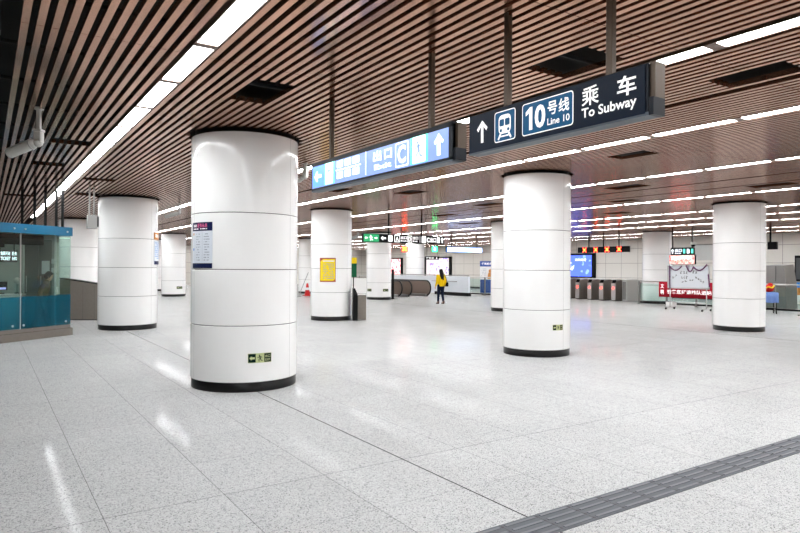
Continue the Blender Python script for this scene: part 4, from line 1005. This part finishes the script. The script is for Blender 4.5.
def person(label, loc, rz, H, top, leg, shoe, hairlen, stride, lean=0, top_m=None):
    k = H/1.60; t = thing('person', label, 'person', loc, rz)
    P = lambda x, y, z: V(x, y+lean*max(0, z-.85), z)*k
    s = stride
    hipL, hipR = P(-.085, 0, .86), P(.085, 0, .86)
    kL, kR = P(-.085, s*.45+.03, .46), P(.085, -s*.40+.04, .46)
    aL, aR = P(-.085, s, .09), P(.085, -s, .10)
    sh = 1.30; sL, sR = P(-.165, 0, sh), P(.165, 0, sh)
    eL, eR = P(-.225, -.03, 1.05), P(.225, -.03, 1.05); wL, wR = P(-.235, .07, .83), P(.235, .07, .83)
    head = P(0, .01, 1.49)
    body = [(P(0, 0, .88), .115*k, P(0, 0, 1.02), .105*k), (P(0, 0, 1.02), .105*k, P(0, 0, 1.22), .115*k), (P(-.07, 0, 1.26), .085*k, P(.07, 0, 1.26), .085*k),
            (P(0, 0, 1.3), .055*k, P(0, .0, 1.42), .045*k), (P(0, .005, 1.47), .082*k, P(0, .005, 1.52), .082*k), (P(0, .035, 1.42), .05*k, P(0, .02, 1.46), .065*k),
            (P(0, .09, 1.475), .010*k, P(0, .075, 1.50), .008*k), (P(-.084, .0, 1.475), .012*k, P(-.084, 0, 1.50), .012*k), (P(.084, .0, 1.475), .012*k, P(.084, 0, 1.50), .012*k), (P(-.02, .072, 1.435), .008*k, P(.02, .072, 1.435), .008*k),
            (sL, .05*k, eL, .038*k), (eL, .036*k, wL, .024*k), (sR, .05*k, eR, .038*k), (eR, .036*k, wR, .024*k),
            (hipL, .085*k, kL, .055*k), (kL, .052*k, aL, .034*k), (hipR, .085*k, kR, .055*k), (kR, .052*k, aR, .034*k),
            (aL, .035*k, aL+V(0, .13, -.05)*k, .026*k), (aR, .035*k, aR+V(0, .13, -.05)*k, .026*k)]
    body += hand(wL, wL-eL, -1)+hand(wR, wR-eR, 1)
    blob('body', t, body, M['skin'], .009, 2)
    for sx_ in (-.03, .03):
        b = MB(); b.sphere(P(sx_, .077, 1.50), .010, M['ink'], 8); b.build('eye', t)
    jk = [(P(-.03, 0, .86), .125*k, P(-.05, 0, 1.22), .118*k), (P(.03, 0, .86), .125*k, P(.05, 0, 1.22), .118*k), (P(-.10, 0, 1.27), .082*k, P(.10, 0, 1.27), .082*k), (P(0, -.01, 1.33), .085*k, P(0, -.01, 1.36), .075*k),
          (sL, .078*k, eL, .062*k), (eL, .06*k, wL+(eL-wL)*.12, .045*k), (sR, .078*k, eR, .062*k), (eR, .06*k, wR+(eR-wR)*.12, .045*k)]
    blob('jacket', t, jk, M[top], .010, 3)
    tr = [(P(-.03, 0, .82), .118*k, P(-.03, 0, .95), .112*k), (P(.03, 0, .82), .118*k, P(.03, 0, .95), .112*k), (hipL, .098*k, kL, .068*k), (kL, .066*k, aL+(kL-aL)*.10, .05*k), (hipR, .098*k, kR, .068*k), (kR, .066*k, aR+(kR-aR)*.10, .05*k)]
    blob('trousers', t, tr, M[leg], .010, 2)
    for a in (aL, aR):
        blob('shoe', t, [(a+V(0, -.02, .03)*k, .048*k, a+V(0, -.02, -.045)*k, .046*k), (a+V(0, 0, -.045)*k, .044*k, a+V(0, .15, -.055)*k, .036*k)], M[shoe], .008, 2)
    hr = [(P(0, -.02, 1.50), .098*k, P(0, -.01, 1.54), .09*k)]
    if hairlen: hr += [(P(-.03, -.06, 1.45), .07*k, P(-.05, -.10, 1.45-hairlen*.55), .055*k), (P(.03, -.06, 1.45), .07*k, P(.05, -.10, 1.45-hairlen*.6), .055*k), (P(-.05, -.10, 1.45-hairlen*.55), .055*k, P(-.03, -.12, 1.45-hairlen), .03*k), (P(.05, -.10, 1.45-hairlen*.55), .055*k, P(.05, -.12, 1.45-hairlen*1.15), .03*k)]
    blob('hair', t, hr, M['hair'], .010, 2)
    return t, wR, sR
x, y = gp(441.0, 28.5)
t, wR, sR = person('person in a yellow jacket and dark jeans walking towards the lit map poster', (x, y, 0), -.12, 1.58, 'ycoat', 'jean', 'boot', .28, .10)
bg = thing('shoulder_bag', 'black shoulder bag hanging at the right hip of the person in yellow', 'bag', (x, y, 0), -.12)
b = MB(); b.bbox(.235, .36, -.10, .12, .80, 1.0, M['dcloth'], .03); b.build('bag_body', bg)
b = MB(); b.path([(.29, .05, .98), (.25, .03, 1.15), (.17, 0, 1.40), (.12, -.12, 1.33), (.2, -.15, 1.15), (.28, -.05, .98)], .012, M['dcloth'], 6); b.build('strap', bg)
p = KM @ Vector((.75, 1.75, 0))
p = KM @ Vector((.36, .50, 0))
person('dim person in a brown top and dark trousers striding behind the kiosk glass', (p.x, p.y, 0), -PI/2-.2, 1.5, 'brown', 'dcloth', 'boot', 0, .22, .3)

# ================================================================== CAMERA, LIGHT, COLOUR
cam = bpy.data.cameras.new('camera'); co = bpy.data.objects.new('camera', cam); COL.objects.link(co)
cam.sensor_width = 36; cam.lens = F/800*36; cam.clip_start = .05; cam.clip_end = 200
fw = Vector((*FW, 0)); rt = Vector((*RT, 0)); up = Vector((0, 0, 1))
pit = math.atan(1.2/F); f2 = (fw*math.cos(pit)+up*math.sin(pit)).normalized(); u2 = rt.cross(f2).normalized()
rl = .0055; r3 = (rt*math.cos(rl)+u2*math.sin(rl)).normalized(); u3 = (u2*math.cos(rl)-rt*math.sin(rl)).normalized()
mw = Matrix.Identity(4)
for i in range(3): mw[i][0] = r3[i]; mw[i][1] = u3[i]; mw[i][2] = -f2[i]; mw[i][3] = (0, 0, CH)[i]
co.matrix_world = mw; sc.camera = co
w = bpy.data.worlds.new('world'); sc.world = w; w.use_nodes = True
w.node_tree.nodes['Background'].inputs[0].default_value = (.02, .02, .02, 1); w.node_tree.nodes['Background'].inputs[1].default_value = 0
vs_ = sc.view_settings; vs_.view_transform = 'Standard'; vs_.look = 'None'; vs_.exposure = 0.0; vs_.gamma = 1; vs_.use_curve_mapping = False
c = sc.cycles; c.max_bounces = 8; c.diffuse_bounces = 4; c.glossy_bounces = 4; c.transparent_max_bounces = 12; c.sample_clamp_indirect = 6; c.use_denoising = True
